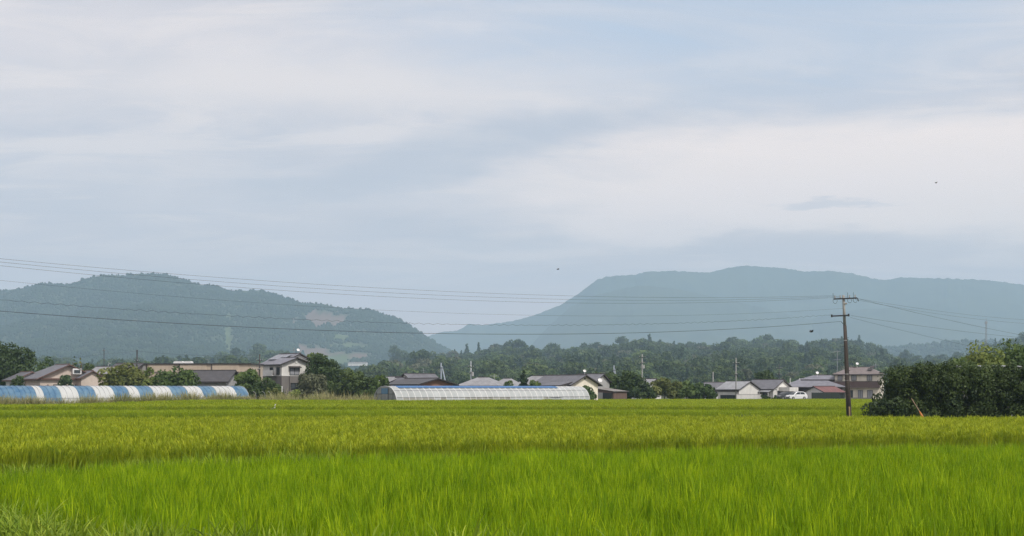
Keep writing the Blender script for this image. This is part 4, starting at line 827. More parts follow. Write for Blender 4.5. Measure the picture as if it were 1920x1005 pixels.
# --- striped tunnel
TH = math.radians(46); AX = (math.cos(TH), math.sin(TH))
PE = (X_at(448, 196), 196.0); SECB = arch(2.7, Z_at(724.0, 196) - g0)
bnd = [(-230, 'b'), (-190, 'w'), (-160, 'b'), (-120, 'w'), (-85, 'b'), (-45, 'w'), (-20, 'b'), (23, 'b'), (52, 'w'), (66, 'b'), (98, 'w'), (131, 'b'), (163, 'w'), (198, 'b'), (226, 'w'), (245, 'b'), (272, 'w'), (306, 'b'), (336, 'w'), (364, 'b'), (390, 'w'), (426, 'b'), (448, None)]
s0 = along(bnd[0][0], PE); LB = -s0
T = thing('tunnel_greenhouse', 'tunnel greenhouse covered in alternating blue and white film at the left', 'greenhouse', (PE[0] + AX[0] * s0, PE[1] + AX[1] * s0, g0), TH)
for k, (p, c) in enumerate(bnd[:-1]):
    a, b = along(p, PE) - s0, along(bnd[k + 1][0], PE) - s0; m_ = FILM_B if c == 'b' else FILM_W; short = 1 if (c == 'b' and p > 230 and p < 420) else 0
    film(T, 'film_panel', SECB, a + 0.02, b - 0.02, m_, 0 + short * 2, ns, 0.006, 0.0 if c == 'b' else 0.006, 300 + k, 6)
    if short: film(T, 'skirt_panel', SECB, a + 0.02, b - 0.02, FILM_W, 0, 2, 0.006, 0.0, 340 + k, 6)
    n_ = max(2, int(round((b - a) / 0.75)))
    for q in range(n_): hoop(T, SECB, a + (b - a) * q / n_, 0.024, 1.009, PIPE if c == 'w' else FILM_B, 'hoop')
hoop(T, SECB, LB, 0.035, 1.005, name='end_hoop'); gable_end(T, SECB, LB - 0.02, FILM_B, 1); gable_end(T, SECB, 0.02, FILM_H, -1)
for i in (2, ns - 2): y, z = SECB[i]; MB().tube([(0, y * 1.014, z * 1.014), (LB, y * 1.014, z * 1.014)], 0.02, 5).build('side_rail', PIPE, T)
# --- bare hooked hoop posts and a white post
LAB = ['first hooked white pipe post right of the striped tunnel', 'second hooked white pipe post right of the striped tunnel', 'third hooked white pipe post right of the striped tunnel', 'last hooked white pipe post, nearest the white marker post']
for k, px in enumerate((463, 480, 497, 508)):
    p = W(px, 750, 203); mb = MB(); mb.tube([(0, 0, 0), (0, 0, 1.5), (-0.05, 0, 1.8), (-0.18, 0, 2.0), (-0.42, 0, 2.1)], 0.03, 5); o = mb.build('hooped_post', PIPE, None, (p.x, p.y, 0.5), 0.3); tag(o, LAB[k], 'post', 'hooked pipe posts')
p = W(529, 735, 208); mb = MB(); mb.box((0, 0, 1.4), (0.12, 0.12, 2.8)); mb.box((0, 0, 2.84), (0.18, 0.18, 0.08)); tag(mb.build('marker_post', WHITE_P, None, (p.x, p.y, 0.5)), 'square white post in front of the two-storey taupe house', 'post')

# ================================================================== village trees and shrubs
tree('broad_tree', 'big dark broadleaf tree at the left edge of the picture', 12, 236, 104, 644, 'dark', 'round', 0.12, n=6000, size=0.24, nclump=44)
tree('broad_tree', 'leafy tree showing over the roof of the pinkish house', 88, 250, 36, 669, 'mid', n=1400, size=0.2)
tree('slim_tree', 'slim sparse tree left of the pinkish gable peak', 138, 248, 15, 669, 'mid', 'cone', 0.2, n=600, size=0.18, nclump=12)
tree('slim_tree', 'slim upright tree right above the pinkish gable peak', 152, 248, 13, 672, 'warm', 'cone', 0.2, n=500, size=0.18, nclump=12)
tree('broad_tree', 'dark round tree behind the small gable of the pinkish house', 171, 248, 28, 681, 'dark', n=1000, size=0.2)
tree('garden_shrub', 'dark shrub below the low left roof of the pinkish house', 36, 212, 52, 706, 'dark', 'dome', 0.05, 'shrub', n=1600, size=0.2)
tree('garden_shrub', 'round clipped dark shrub in front of the pinkish gable', 124, 211, 27, 703, 'conifer', 'round', 0.1, 'shrub', n=1200, size=0.17)
tree('garden_shrub', 'wide olive shrub right of the pinkish house behind the striped tunnel', 236, 214, 104, 683, 'warm', 'dome', 0.08, 'shrub', n=4600, size=0.22, nclump=40, depth=5)
tree('garden_shrub', 'small yellowish shrub between two green ones behind the striped tunnel', 280, 211, 34, 690, 'light', 'dome', 0.08, 'shrub', n=1200, size=0.2)
tree('garden_shrub', 'dense mid-green shrub before the left half of the dark tiled roof', 330, 211, 80, 691, 'mid', 'dome', 0.08, 'shrub', n=3600, size=0.22, nclump=36, depth=5)
tree('broad_tree', 'round dark tree at the right end of the striped tunnel', 463, 212, 54, 693, 'mid', 'round', 0.05, n=3000, size=0.22)
tree('garden_shrub', 'low dark shrub left of the two-storey taupe house', 500, 211, 66, 709, 'dark', 'dome', 0.05, 'shrub', n=2600, size=0.2, depth=4)
tree('garden_shrub', 'small bright green shrub at the foot of the two-storey taupe house', 546, 208, 36, 731, 'light', 'dome', 0.05, 'shrub', n=1200, size=0.16, depth=2)
tree('garden_shrub', 'warm green low shrub under the white marker post', 514, 207, 40, 728, 'warm', 'dome', 0.05, 'shrub', n=1200, size=0.16, depth=2)
tree('broad_tree', 'tall dark tree rising right behind the two-storey taupe house', 606, 221, 76, 665, 'dark', 'round', 0.08, n=4600, size=0.22, nclump=40)
tree('broad_tree', 'light-tipped tree top over the ridge of the two-storey taupe house', 589, 229, 34, 662, 'light', 'round', 0.3, n=1200, size=0.2)
tree('garden_shrub', 'grey-olive shrub hiding the right corner of the two-storey taupe house', 588, 212, 58, 701, 'olive', 'dome', 0.05, 'shrub', n=3200, size=0.18, nclump=32)
tree('broad_tree', 'dark tree midway between the taupe house and the white tunnel', 640, 218, 62, 692, 'dark', 'round', 0.05, n=3000, size=0.22)
tree('broad_tree', 'second dark tree left of the white tunnel end', 676, 217, 58, 698, 'dark', 'round', 0.05, n=2800, size=0.22)
tree('garden_shrub', 'rounded green shrub touching the left end of the white tunnel', 710, 214, 46, 704, 'mid', 'dome', 0.05, 'shrub', n=2200, size=0.2)
tree('conical_tree', 'dark conical tree between the hipped roof and the cream gabled house', 984, 226, 31, 696, 'conifer', 'cone', 0.05, n=2200, size=0.17)
tree('garden_shrub', 'low round shrub left of the conical tree', 955, 226, 32, 714, 'mid', 'dome', 0.05, 'shrub', n=1200, size=0.18)
tree('garden_shrub', 'low round shrub right of the conical tree', 1002, 225, 26, 714, 'mid', 'dome', 0.05, 'shrub', n=1000, size=0.18)
tree('garden_shrub', 'bushy shrub between the right end of the white tunnel and the shed', 1097, 222, 42, 724, 'mid', 'dome', 0.05, 'shrub', n=2000, size=0.18)
tree('broad_tree', 'round tree behind the wooden shed', 1136, 258, 46, 699, 'dark', 'round', 0.05, n=2200, size=0.24)
tree('broad_tree', 'tallest round tree right of the wooden shed', 1180, 258, 56, 696, 'dark', 'round', 0.05, n=3000, size=0.24)
tree('garden_shrub', 'dark shrub under the tall tree right of the shed', 1208, 257, 44, 716, 'dark', 'dome', 0.05, 'shrub', n=1800, size=0.22)
tree('broad_tree', 'warm green tree in the middle of the tree row', 1246, 262, 72, 710, 'warm', 'dome', 0.05, n=3200, size=0.24, depth=5)
tree('broad_tree', 'mid-green tree in the tree row left of the barn', 1287, 262, 58, 716, 'mid', 'dome', 0.05, n=2600, size=0.24, depth=5)
tree('broad_tree', 'last tree of the row, touching the white barn', 1320, 262, 44, 719, 'mid', 'dome', 0.05, n=2200, size=0.24, depth=5)
tree('broad_tree', 'rounded dark tree behind the roof left of the parked cars', 1432, 306, 54, 696, 'dark', 'dome', 0.15, n=2600, size=0.26)
tree('conical_tree', 'tiny pointed conifer over the big grey roof', 1549, 312, 12, 696, 'conifer', 'cone', 0.3, n=500, size=0.2, nclump=10)
p = W(1442, 748, 262)
def clipped_hedge(label, px, D, w, h, dep, top_leaf, n, size, rz=0.0, z=0.0, name='clipped_hedge'):
    _seed[0] += 1; o = thing(name, label, 'hedge', (X_at(px, D), D, float(gz(X_at(px, D), D)) + z), rz)
    me, cc = crown_mesh('foliage', _seed[0], 'box', w, dep, 0.05, h, top_leaf, n, size, max(20, int(w * h * 4)), 1.0); link('foliage', me, o)
    r = np.random.default_rng(_seed[0]); mb = MB()
    for k in range(max(2, int(w))): x = -w / 2 + w * (k + 0.5) / max(2, int(w)); mb.tube([(x, 0, -0.05), (x + r.normal(0, 0.08), r.normal(0, 0.1), h * 0.7)], [0.06, 0.02], 5)
    mb.build('stems', BARK, o); return o
clipped_hedge('low clipped box hedge left of the parked cars', 1442, 262, 3.0, 0.95, 0.9, 'dark', 1400, 0.12)
H = House('garden_wall', 'white garden wall in front of the dark tiled house', 1404, 263, -2, 'wall'); mb = MB(); mb.box((0, 0, 0.5), (4.7, 0.14, 1.0)); H.part('wall', mb, W_WHITE); H.part('coping', MB().box((0, 0, 1.04), (4.8, 0.22, 0.08)), W_GREYW)
for k in range(6): H.part('wall_pier', MB().box((0, 0, 0.5), (0.16, 0.2, 1.02)), W_WHITE, None, (-2.2 + k * 0.88, -0.02, 0))
H = House('screen_fence', 'dark green sheet fence before the red-roofed garage', 1548, 264.5, 2, 'fence')
for k in range(4): H.part('sheet', MB().box((0, 0, 0), (1.3, 0.05, H.h(736))), W_GREEN, None, (-1.98 + k * 1.32, 0, H.h(736) / 2))
for k in range(5): H.part('post', MB().box((0, 0, 0), (0.09, 0.09, H.h(736) + 0.05)), DARKM, None, (-2.64 + k * 1.32, 0.08, H.h(736) / 2))
# --- thicket at the right edge
tree('low_bush', 'low dark bush spilling into the paddy right of the tall pole', 1660, 97, 74, 742, 'hedge', 'dome', 0.02, 'bush', n=6500, size=0.10, nclump=46, depth=3.0, zground=0.15)
tree('evergreen_shrub', 'first tall evergreen shrub of the dark thicket, next to the beige house', 1704, 102, 98, 685, 'hedge', 'box', 0.02, 'shrub', n=17000, size=0.10, nclump=80, depth=3.4, zground=0.1)
tree('evergreen_shrub', 'second evergreen shrub of the dark thicket, behind the leaning stake', 1756, 102, 100, 682, 'hedge', 'box', 0.02, 'shrub', n=17000, size=0.10, nclump=80, depth=3.4, zground=0.1)
tree('evergreen_shrub', 'lighter evergreen shrub of the dark thicket, below the tall bushes', 1812, 102, 106, 681, 'dark', 'box', 0.02, 'shrub', n=16000, size=0.10, nclump=74, depth=3.4, zground=0.1)
tree('broad_tree', 'small green bush filling the notch left of the yellow-green bushy tree', 1800, 120, 60, 672, 'mid', 'dome', 0.1, n=3000, size=0.14, nclump=36, depth=3, zground=0.2)
clipped_hedge('tall dark clipped hedge running off the right edge of the picture', 1893, 101.5, 6.4, Z_at(683, 101.5) - 0.1, 2.6, 'hedge', 28000, 0.10, z=0.1, name='tall_hedge')
tree('broad_tree', 'bushy yellow-green tree topping the thicket left of the edge one', 1844, 124, 124, 648, 'light', 'dome', 0.1, n=7000, size=0.14, nclump=60, depth=4, zground=0.2)
tree('broad_tree', 'bushy mid-green tree topping the thicket at the right edge', 1922, 127, 150, 642, 'mid', 'dome', 0.1, n=7000, size=0.14, nclump=60, depth=4, zground=0.2)
# ================================================================== poles and wires
POLEW = mat('weathered_pole', (0.085, 0.068, 0.058), (0.052, 0.043, 0.039), 3, 0.85, bump=0.4, stretch=(3, 3, 0.3), lo=0.4, hi=0.6)
PORC = mat('porcelain', (0.45, 0.45, 0.45), rough=0.3); WIREM = mat('wire', (0.05, 0.055, 0.06), rough=0.6); TANW = mat('tan_guard', (0.36, 0.25, 0.13), rough=0.7); ORANGE = mat('orange_plastic', (0.55, 0.20, 0.04), rough=0.5); SHAFT = mat('wooden_shaft', (0.34, 0.24, 0.16), rough=0.7)
def main_pole(label, x, y, z, lean=0.0, arms=True, group=None):
    o = thing('utility_pole', label, 'utility pole', (x, y, z), group=group); o.rotation_euler = (0, lean, 0); Hh = 9.55
    mb = MB(); mb.tube([(0, 0, -0.3), (0, 0, 2.9), (0, 0, 5.6), (0, 0, 7.3)], [0.195, 0.165, 0.135, 0.118], 10); mb.build('lower_shaft', POLEW, o, smooth=True)
    mb = MB(); mb.tube([(0, 0, 7.28), (0, 0, Hh)], [0.11, 0.095], 10); mb.build('upper_shaft', CONC, o, smooth=True)
    mb = MB(); mb.tube([(0.12, -0.11, 0), (0.11, -0.09, 2.9)], [0.075, 0.07], 8); mb.tube([(0.11, -0.09, 2.9), (0.08, -0.07, 7.2)], [0.05, 0.04], 6); mb.build('cable_riser', POLEW, o)
    for zz in (1.95, 3.05, 3.55, 6.1): MB().tube([(0, 0, zz), (0, 0, zz + 0.05)], 0.192 - zz * 0.0095, 10).build('steel_band', PORC, o)
    MB().box((0.02, -0.20, 0.45), (0.10, 0.05, 1.3)).build('cable_guard', TANW, o)
    a = MB(); a.box((0.10, -0.15, 9.28), (1.75, 0.1, 0.1)); ao = a.build('crossarm', DARKM, o)
    for k, xx in enumerate((-0.68, -0.28, 0.42, 0.85)):
        i_ = MB(); i_.tube([(xx, -0.15, 9.33), (xx, -0.15, 9.40), (xx, -0.15, 9.46), (xx, -0.15, 9.53)], [0.03, 0.06, 0.04, 0.055], 8); i_.build('insulator', PORC, ao)
        if k != 1:
            pts = [(xx - 0.15 + 0.0, -0.22, 9.72)] + [(xx - 0.02 + 0.16 * math.cos(t), -0.22, 9.13 + 0.2 * math.sin(t)) for t in (2.6, 3.3, 4.0, 4.7, 5.4, 6.1, 6.6)]
            MB().tube(pts, 0.014, 5).build('jumper_loop', WIREM, ao)
    for sg in (-1, 1): MB().tube([(0.92 + 0.10, -0.15, 9.28), (0.98 + sg * 0.12, -0.15, 9.28 - 0.16 - sg * 0.1)], 0.03, 5).build('strain_clamp', DARKM, ao)
    b = MB(); b.box((-0.36, -0.13, 8.0), (1.35, 0.09, 0.1)); b.build('lower_arm', DARKM, o)
    for xx in (-0.98, 0.30): MB().tube([(xx, -0.13, 7.92), (xx, -0.13, 8.12)], 0.065, 8).build('insulator', DARKM, o)
    MB().tube([(0, -0.06, 8.9), (0.22, -0.12, 8.9)], 0.07, 6).build('fuse_box', CONC, o); MB().tube([(-0.28, -0.1, 7.55), (-0.05, -0.1, 7.25)], 0.02, 5).build('strut', DARKM, o)
    for k in range(7): MB().tube([(-0.26 if k % 2 else 0.10, 0, 2.6 + k * 0.62), (-0.10 if k % 2 else 0.26, 0, 2.6 + k * 0.62)], 0.014, 4).build('step_bolt', DARKM, o)
    return o
PX_, PY_ = X_at(1592, 105), 105.0
main_pole('tall weathered utility pole with two crossarms standing in the paddy at right', PX_, PY_, 0.55, -0.045)
def wire(label, pts, r=0.013, sag=0.0, wave=None, n=40, group='wires strung from the tall pole', name='overhead_wire'):
    "a hanging wire through pts, each span sagging"
    P = []
    for a, b in zip(pts[:-1], pts[1:]):
        a, b = Vector(a), Vector(b)
        for i in range(n):
            t = i / n; q = a.lerp(b, t); q.z -= sag * 4 * t * (1 - t); P.append(q)
    P.append(Vector(pts[-1]))
    if wave:
        amp, per = wave; s_ = 0.0; Q = []; 
        for i, q in enumerate(P):
            if i: s_ += (q - P[i - 1]).length
            Q.append(q + Vector((0, 0.0, amp * math.sin(6.283 * s_ / per))))
        P = Q
    return tag(MB().tube(P, r * 0.52, 4).build(name, WIREM), label, 'wire', group)
tx = PX_ - 0.42
def left_end(py, D=68): return W(-190, py, D)
L1 = [('topmost thin wire running left from the tall pole', -0.68, 9.5, 466, 0.95, 0.012), ('second thin wire running left from the tall pole', -0.28, 9.45, 471, 1.12, 0.012), ('third thin wire running left from the tall pole', 0.3, 9.42, 477, 1.28, 0.012)]
for lab, dx_, z_, py, sg, r_ in L1: wire(lab, [(tx + dx_, PY_ - 0.15, 0.55 + z_), left_end(py)], r_, sg)
wire('faint wire below the three top ones left of the tall pole', [(tx + 0.1, PY_, 9.1), left_end(505)], 0.009, 1.3)
wire('wavy spiral-wrapped cable running left from the lower arm', [(PX_ - 1.35, PY_ - 0.1, 0.55 + 8.05), left_end(545)], 0.014, 1.2, (0.045, 0.62), 200)
wire('thick dark cable, lowest of those running left from the tall pole', [(PX_ - 0.62, PY_ - 0.1, 0.55 + 7.55), left_end(567)], 0.024, 1.25)
RP = W(2060, 604, 150)
for lab, a, b, sg, r_ in (('upper thin wire descending right from the tall pole', (tx + 0.95, PY_, 0.55 + 9.3), W(2060, 604, 150), 0.5, 0.012), ('second thin wire descending right from the tall pole', (tx + 0.9, PY_, 0.55 + 9.2), W(2060, 610, 150), 0.6, 0.012), ('steepest dark wire descending right from the tall pole', (tx + 1.0, PY_, 0.55 + 9.3), W(2060, 652, 150), 0.3, 0.018), ('middle cable descending right from the lower arm', (PX_ + 0.15, PY_, 0.55 + 8.0), W(2060, 642, 150), 0.35, 0.016), ('lowest cable descending right towards the thicket', (PX_ + 0.1, PY_, 0.55 + 7.85), W(2060, 694, 150), 0.3, 0.014)): wire(lab, [a, b], r_, sg)
lp = W(-190, 470, 68); main_pole('utility pole beyond the left edge where the wires end', lp.x + 0.3, lp.y, 0.3)
main_pole('utility pole beyond the right edge where the wires end', RP.x, RP.y, 0.6)
def far_pole(label, px, D, top, arms=((0.97, 1.4),), r_=0.13, m_=None, name='utility_pole', box=False, lean=0.0):
    x = X_at(px, D); g = float(gz(x, D)); Hh = Z_at(top, D) - g; o = thing(name, label, 'utility pole', (x, D, g), group='utility poles among the houses'); o.rotation_euler = (0, lean, 0)
    MB().tube([(0, 0, -0.2), (0, 0, Hh * 0.5), (0, 0, Hh)], [r_ * 1.15, r_ * 0.95, r_ * 0.75], 8).build('shaft', m_ or CONC, o, smooth=True)
    for fr_, w_ in arms:
        a = MB().box((0, -0.14, Hh * fr_), (w_, 0.09, 0.1)).build('crossarm', DARKM, o)
        for sg in (-1, 0.3, 1): MB().tube([(sg * w_ * 0.42, -0.14, Hh * fr_ + 0.05), (sg * w_ * 0.42, -0.14, Hh * fr_ + 0.22)], 0.05, 6).build('insulator', PORC, a)
    if box: MB().tube([(0.3, -0.1, Hh * box), (0.3, -0.1, Hh * box + 0.7)], 0.2, 8).build('transformer', PORC, o)
    return o
far_pole('thin dark pole rising behind the pinkish gabled house', 195, 306, 653, ((0.95, 0.6),), 0.1, DARKM)
far_pole('dark pole standing left of the long tan building', 257, 240, 656, ((0.78, 0.9),), 0.15, DARKM)
far_pole('pole at the right end of the tan building with a small arm', 487, 243, 664, ((0.86, 1.2),), 0.13, POLEW)
far_pole('leaning stay pole beside the pole at the right end of the tan building', 484, 241, 678, ((0.8, 0.5),), 0.10, POLEW, lean=0.03)
far_pole('thin grey pole behind the middle of the white tunnel', 883, 248, 677, ((0.85, 1.1), (0.7, 0.6)), 0.11, STEEL, box=0.62)
far_pole('pole with a white transformer above the trees right of the shed', 1204, 296, 664, ((0.93, 1.4), (0.8, 1.0)), 0.14, CONC, box=0.68)
far_pole('short pale pole above the plain grey roof by the barn', 1337, 300, 697, ((0.55, 0.5),), 0.12, CONC)
far_pole('pale pole standing against the corrugated barn roof', 1380, 268, 671, ((0.87, 1.3), (0.6, 0.5)), 0.11, CONC)
far_pole('thin dark pole right of the rounded tree behind the cars', 1461, 298, 683, ((0.88, 1.3), (0.7, 1.0)), 0.1, DARKM)
def a_pole(label, px, D, top, w):
    x = X_at(px, D); g = float(gz(x, D)); Hh = Z_at(top, D) - g; o = thing('braced_pole', label, 'utility pole', (x, D, g), group='utility poles among the houses'); m_ = mat('pale_blue_steel', (0.42, 0.48, 0.56), rough=0.5)
    MB().tube([(-0.1, 0, 0), (-0.1, 0, Hh)], 0.12, 8).build('shaft', m_, o); MB().tube([(w, 0, 0), (0.05, 0, Hh * 0.9)], 0.12, 8).build('brace', m_, o); MB().box((-0.15, -0.1, Hh * 0.86), (0.7, 0.1, 0.1)).build('crossarm', DARKM, o)
a_pole('pale blue braced pole above the reddish-brown gable', 828, 262, 680, 1.5)
a_pole('small pale braced pole between the two round trees by the shed', 1152, 272, 685, 0.7)
FW = 'distant wires among the houses'
def fwire(label, a, b, sag, r=0.022): wire(label, [W(*a), W(*b)], r, sag, None, 24, FW)
fwire('distant wire from the left edge to the thin dark pole', (-40, 684, 300), (195, 664, 306), 0.3, 0.03); fwire('distant wire joining the thin dark pole to the pole left of the tan building', (195, 663, 306), (257, 658, 240), 0.1, 0.024)
fwire('distant wire over the long tan building', (257, 658, 240), (487, 665, 243), 0.45, 0.026); fwire('distant wire dropping to the two-storey taupe house', (487, 665, 243), (540, 674, 228), 0.1, 0.022)
fwire('distant wire left of the braced blue pole, upper one', (600, 700, 250), (828, 688, 262), 0.4, 0.026); fwire('distant wire left of the braced blue pole, lower one', (640, 704, 250), (829, 701, 262), 0.3, 0.022)
fwire('distant wire between the braced blue pole and the thin grey pole', (829, 688, 262), (883, 692, 248), 0.05, 0.024); fwire('distant wire sagging from the thin grey pole to the transformer pole', (883, 682, 248), (1204, 669, 296), 1.7, 0.026)
fwire('lower distant wire right of the thin grey pole', (883, 696, 248), (1152, 697, 272), 0.6, 0.024); fwire('distant wire falling right from the transformer pole', (1204, 669, 296), (1380, 688, 268), 0.8, 0.024)
fwire('lower distant wire from the transformer pole to the short pale pole', (1204, 700, 296), (1337, 708, 300), 0.3, 0.02); fwire('distant wire from the barn pole towards the antenna of the beige house', (1380, 688, 268), (1582, 693, 286), 0.5, 0.02)
# --- lattice mast
def mast():
    D = 900; z0 = 10.0; x = X_at(1849, D); Hh = Z_at(602, D) - z0; o = thing('radio_mast', 'thin lattice radio mast on the dark hump above the right thicket', 'mast', (x, D, z0)); mb = MB()
    w = lambda z: 0.8 - 0.5 * z / Hh
    for sx in (-1, 1):
        for sy in (-1, 1): mb.tube([(sx * w(0), sy * w(0), 0), (sx * w(Hh), sy * w(Hh), Hh)], 0.07, 4)
    n = 14
    for k in range(n):
        a, b = Hh * k / n, Hh * (k + 1) / n
        for sy in (-1, 1): mb.tube([(-w(a), sy * w(a), a), (w(b), sy * w(b), b)], 0.04, 4); mb.tube([(w(a), sy * w(a), a), (-w(b), sy * w(b), b)], 0.04, 4)
    mb.build('lattice', STEEL, o); MB().box((0, 0, Hh - 1), (1.3, 1.3, 1.4)).build('antenna_head', STEEL, o); MB().tube([(0, 0, Hh), (0, 0, Hh + 2)], 0.1, 4).build('rod', STEEL, o)
mast()

# ================================================================== cars
TYRE = mat('tyre', (0.02, 0.02, 0.02), rough=0.8); RIM = mat('wheel_rim', (0.45, 0.45, 0.46), rough=0.3, metal=0.7); CARG = mat('car_glass', (0.02, 0.025, 0.03), rough=0.05, spec=0.8)
def car(label, px, D, head, paint, L=4.1, Hh=1.52):
    x = X_at(px, D); g = float(gz(x, D)); o = thing('parked_car', label, 'car', (x, D, g), math.radians(head)); w = 0.84
    body = [(-2.0, 0.32), (-2.04, 0.62), (-2.0, 0.92), (-1.72, 1.0), (0.95, 0.98), (1.75, 0.86), (2.02, 0.68), (2.05, 0.34), (1.7, 0.2), (-1.7, 0.2)]; cabin = [(-1.93, 0.95), (-1.62, 1.38), (-1.2, Hh), (-0.2, Hh + 0.03), (0.35, Hh - 0.06), (1.12, 0.96)]
    def loft(poly, ws, zs):
        mb = MB(); n = len(poly); vs = []
        for sg in (-1, 1):
            for k_ in ((1.0, 0.0),): vs += [(p[0], sg * np.interp(p[1], zs, ws), p[1]) for p in poly]
        mb.add(vs, [list(range(n)), list(range(n, 2 * n))[::-1]] + [[i, (i + 1) % n, n + (i + 1) % n, n + i] for i in range(n)]); return mb
    def bev(ob, k): m = ob.modifiers.new('bevel', 'BEVEL'); m.width = k; m.segments = 2; m.limit_method = 'ANGLE'; m.angle_limit = 0.5
    bo = loft(body, [w - 0.05, w, w, w - 0.05], [0.2, 0.45, 0.8, 1.0]).build('body', paint, o); bev(bo, 0.05)
    co = loft(cabin, [w - 0.06, w - 0.22], [0.95, Hh]).build('cabin', paint, o); bev(co, 0.05)
    for sg in (-1, 1):
        wins = [[(-1.55, 1.04), (-1.36, 1.33), (-1.15, Hh - 0.09), (-0.42, Hh - 0.07), (-0.42, 1.04)], [(-0.36, 1.04), (-0.36, Hh - 0.07), (-0.15, Hh - 0.06), (0.25, Hh - 0.13), (0.82, 1.04)]]
        for q in wins:
            mb = MB(); vs = [(p[0], sg * (np.interp(p[1], [0.95, Hh], [w - 0.06, w - 0.22]) + 0.012), p[1]) for p in q] + [(p[0], sg * (np.interp(p[1], [0.95, Hh], [w - 0.06, w - 0.22]) - 0.03), p[1]) for p in q]; n = len(q)
            mb.add(vs, [list(range(n)), list(range(n, 2 * n))[::-1]] + [[i, (i + 1) % n, n + (i + 1) % n, n + i] for i in range(n)]); mb.build('side_window', CARG, o)
        for xx in (-1.25, 1.3):
            wh = MB().tube([(xx, sg * (w - 0.16), 0.31), (xx, sg * (w + 0.02), 0.31)], 0.31, 16).build('wheel', TYRE, o); MB().tube([(xx, sg * (w + 0.0), 0.31), (xx, sg * (w + 0.035), 0.31)], 0.19, 12).build('rim', RIM, wh)
        MB().box((1.98, sg * 0.6, 0.70), (0.12, 0.34, 0.14)).build('headlight', PORC, o); MB().box((-2.01, sg * 0.66, 0.82), (0.08, 0.2, 0.26)).build('tail_light', mat('red_lens', (0.35, 0.02, 0.02), rough=0.3), o); MB().box((0.72, sg * (w + 0.06), 1.0), (0.14, 0.2, 0.13)).build('mirror', paint, o)
    mb = MB(); mb.add([(1.06, -0.66, 1.0), (1.06, 0.66, 1.0), (0.42, 0.56, Hh - 0.1), (0.42, -0.56, Hh - 0.1)], [[0, 1, 2, 3]]); ws_ = mb.build('windscreen', CARG, o); ws_.location = (0.045, 0, 0.03)
    MB().box((2.06, 0, 0.5), (0.04, 1.1, 0.16)).build('grille', DARKM, o)
car('white compact car parked by the garage, nearest the red roof', 1493, 263, 205, mat('white_car_paint', (0.74, 0.75, 0.76), (0.72, 0.73, 0.74), 1, 0.2, spec=0.6), Hh=1.55)
car('dark grey car parked left of the white one', 1472, 266, 212, mat('grey_car_paint', (0.06, 0.065, 0.07), (0.07, 0.075, 0.08), 1, 0.2, spec=0.6), Hh=1.5)

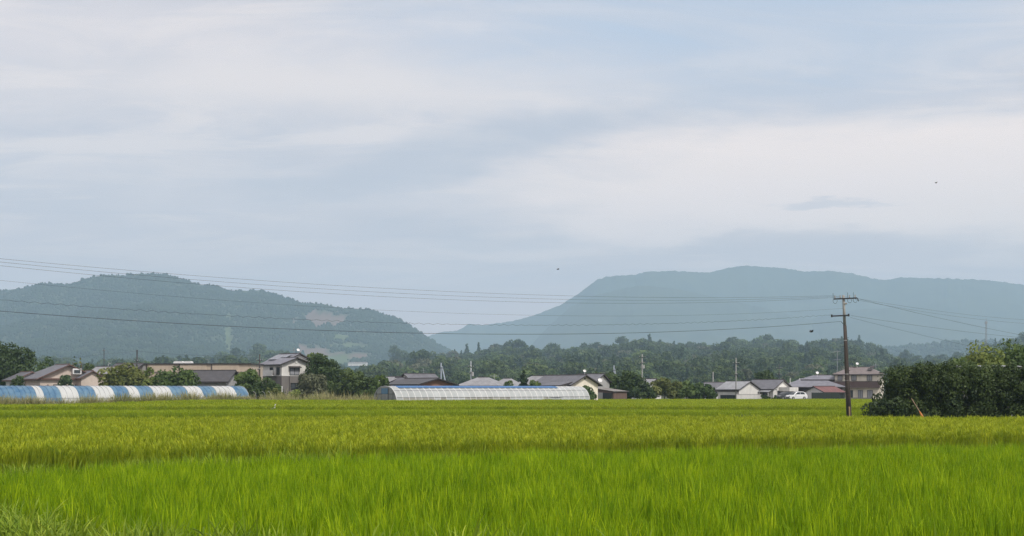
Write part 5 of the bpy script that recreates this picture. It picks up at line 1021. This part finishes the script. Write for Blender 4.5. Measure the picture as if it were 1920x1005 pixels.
# ================================================================== small things
def stake():
    a, b, c_ = W(1709, 747, 95.5), W(1724, 771, 95), W(1731, 784, 94.8); o = thing('leaning_stake', 'thin wooden pole with an orange foot leaning against the dark thicket', 'stake', (c_.x, c_.y, c_.z))
    MB().tube([a - c_, b - c_], [0.022, 0.026], 6).build('shaft', SHAFT, o); MB().tube([b - c_, (b - c_) * 0.5, Vector((0, 0, 0)), (c_ - b) * 1.2], [0.035, 0.07, 0.08, 0.08], 8).build('orange_foot', ORANGE, o)
stake()
def egret():
    p = W(512, 764, 150); o = thing('egret', 'white egret standing alone in the rice before the taupe house', 'bird', (p.x, p.y, 0.45))
    me = bpy.data.meshes.new('body'); vs = [(0, 0, 0.42), (0.16, 0, 0.48), (0.24, 0, 0.60), (0.20, 0, 0.72), (0.24, 0, 0.84), (0.31, 0, 0.87), (-0.18, 0, 0.34), (-0.30, 0, 0.28), (0.0, 0.05, 0.30), (0.02, 0.05, 0.0), (0.0, -0.05, 0.30), (0.02, -0.05, 0.0)]
    es = [(0, 1), (1, 2), (2, 3), (3, 4), (4, 5), (0, 6), (6, 7), (0, 8), (8, 9), (0, 10), (10, 11)]; rd = [0.13, 0.09, 0.045, 0.035, 0.04, 0.035, 0.1, 0.03, 0.04, 0.015, 0.04, 0.015]
    me.from_pydata(vs, es, []); b = link('body', me, o, None, 0.5); m = b.modifiers.new('skin', 'SKIN'); 
    for v, r_ in zip(me.skin_vertices[0].data if me.skin_vertices else [], rd): v.radius = (r_, r_)
    if not me.skin_vertices:
        bm = bmesh.new(); bm.from_mesh(me); ly = bm.verts.layers.skin.verify(); bm.verts.ensure_lookup_table()
        for v, r_ in zip(bm.verts, rd): v[ly].radius = (r_, r_)
        bm.verts[0][ly].use_root = True; bm.to_mesh(me); bm.free()
    b.modifiers.new('smooth', 'SUBSURF').levels = 1; me.materials.append(WHITE_P)
    MB().tube([(0.33, 0, 0.87), (0.47, 0, 0.85)], [0.02, 0.004], 5).build('beak', TANW, o, None, 0.5)
egret()
def bird(label, px, py, D, span, tilt):
    p = W(px, py, D); o = thing('flying_bird', label, 'bird', p, 0.5); mb = MB(); mb.tube([(-0.2, 0, 0), (-0.1, 0, 0), (0.05, 0, 0), (0.15, 0, 0.01), (0.22, 0, 0.0)], [0.02, 0.05, 0.06, 0.04, 0.01], 7)
    for sg in (-1, 1):
        mb.add([(0.1, sg * 0.04, 0.01), (0.14, sg * span * 0.25, tilt * 0.7), (0.02, sg * span * 0.5, tilt), (-0.04, sg * span * 0.26, tilt * 0.65), (-0.08, sg * 0.04, 0.01), (0.1, sg * 0.04, 0.03), (0.14, sg * span * 0.25, tilt * 0.7 + 0.02), (0.02, sg * span * 0.5, tilt + 0.01), (-0.04, sg * span * 0.26, tilt * 0.65 + 0.02), (-0.08, sg * 0.04, 0.03)], [[0, 1, 2, 3, 4], [9, 8, 7, 6, 5]] + [[i, (i + 1) % 5, 5 + (i + 1) % 5, 5 + i] for i in range(5)])
    mb.build('body', DARKM, o)
bird('small dark bird flying just left of the tall pole', 1521, 622, 110, 0.45, 0.14)
bird('tiny dark bird in the sky above the gap between the hills', 1046, 505, 190, 0.5, 0.12)
bird('tiny dark bird high in the white cloud at right', 1755, 343, 210, 0.6, 0.15)
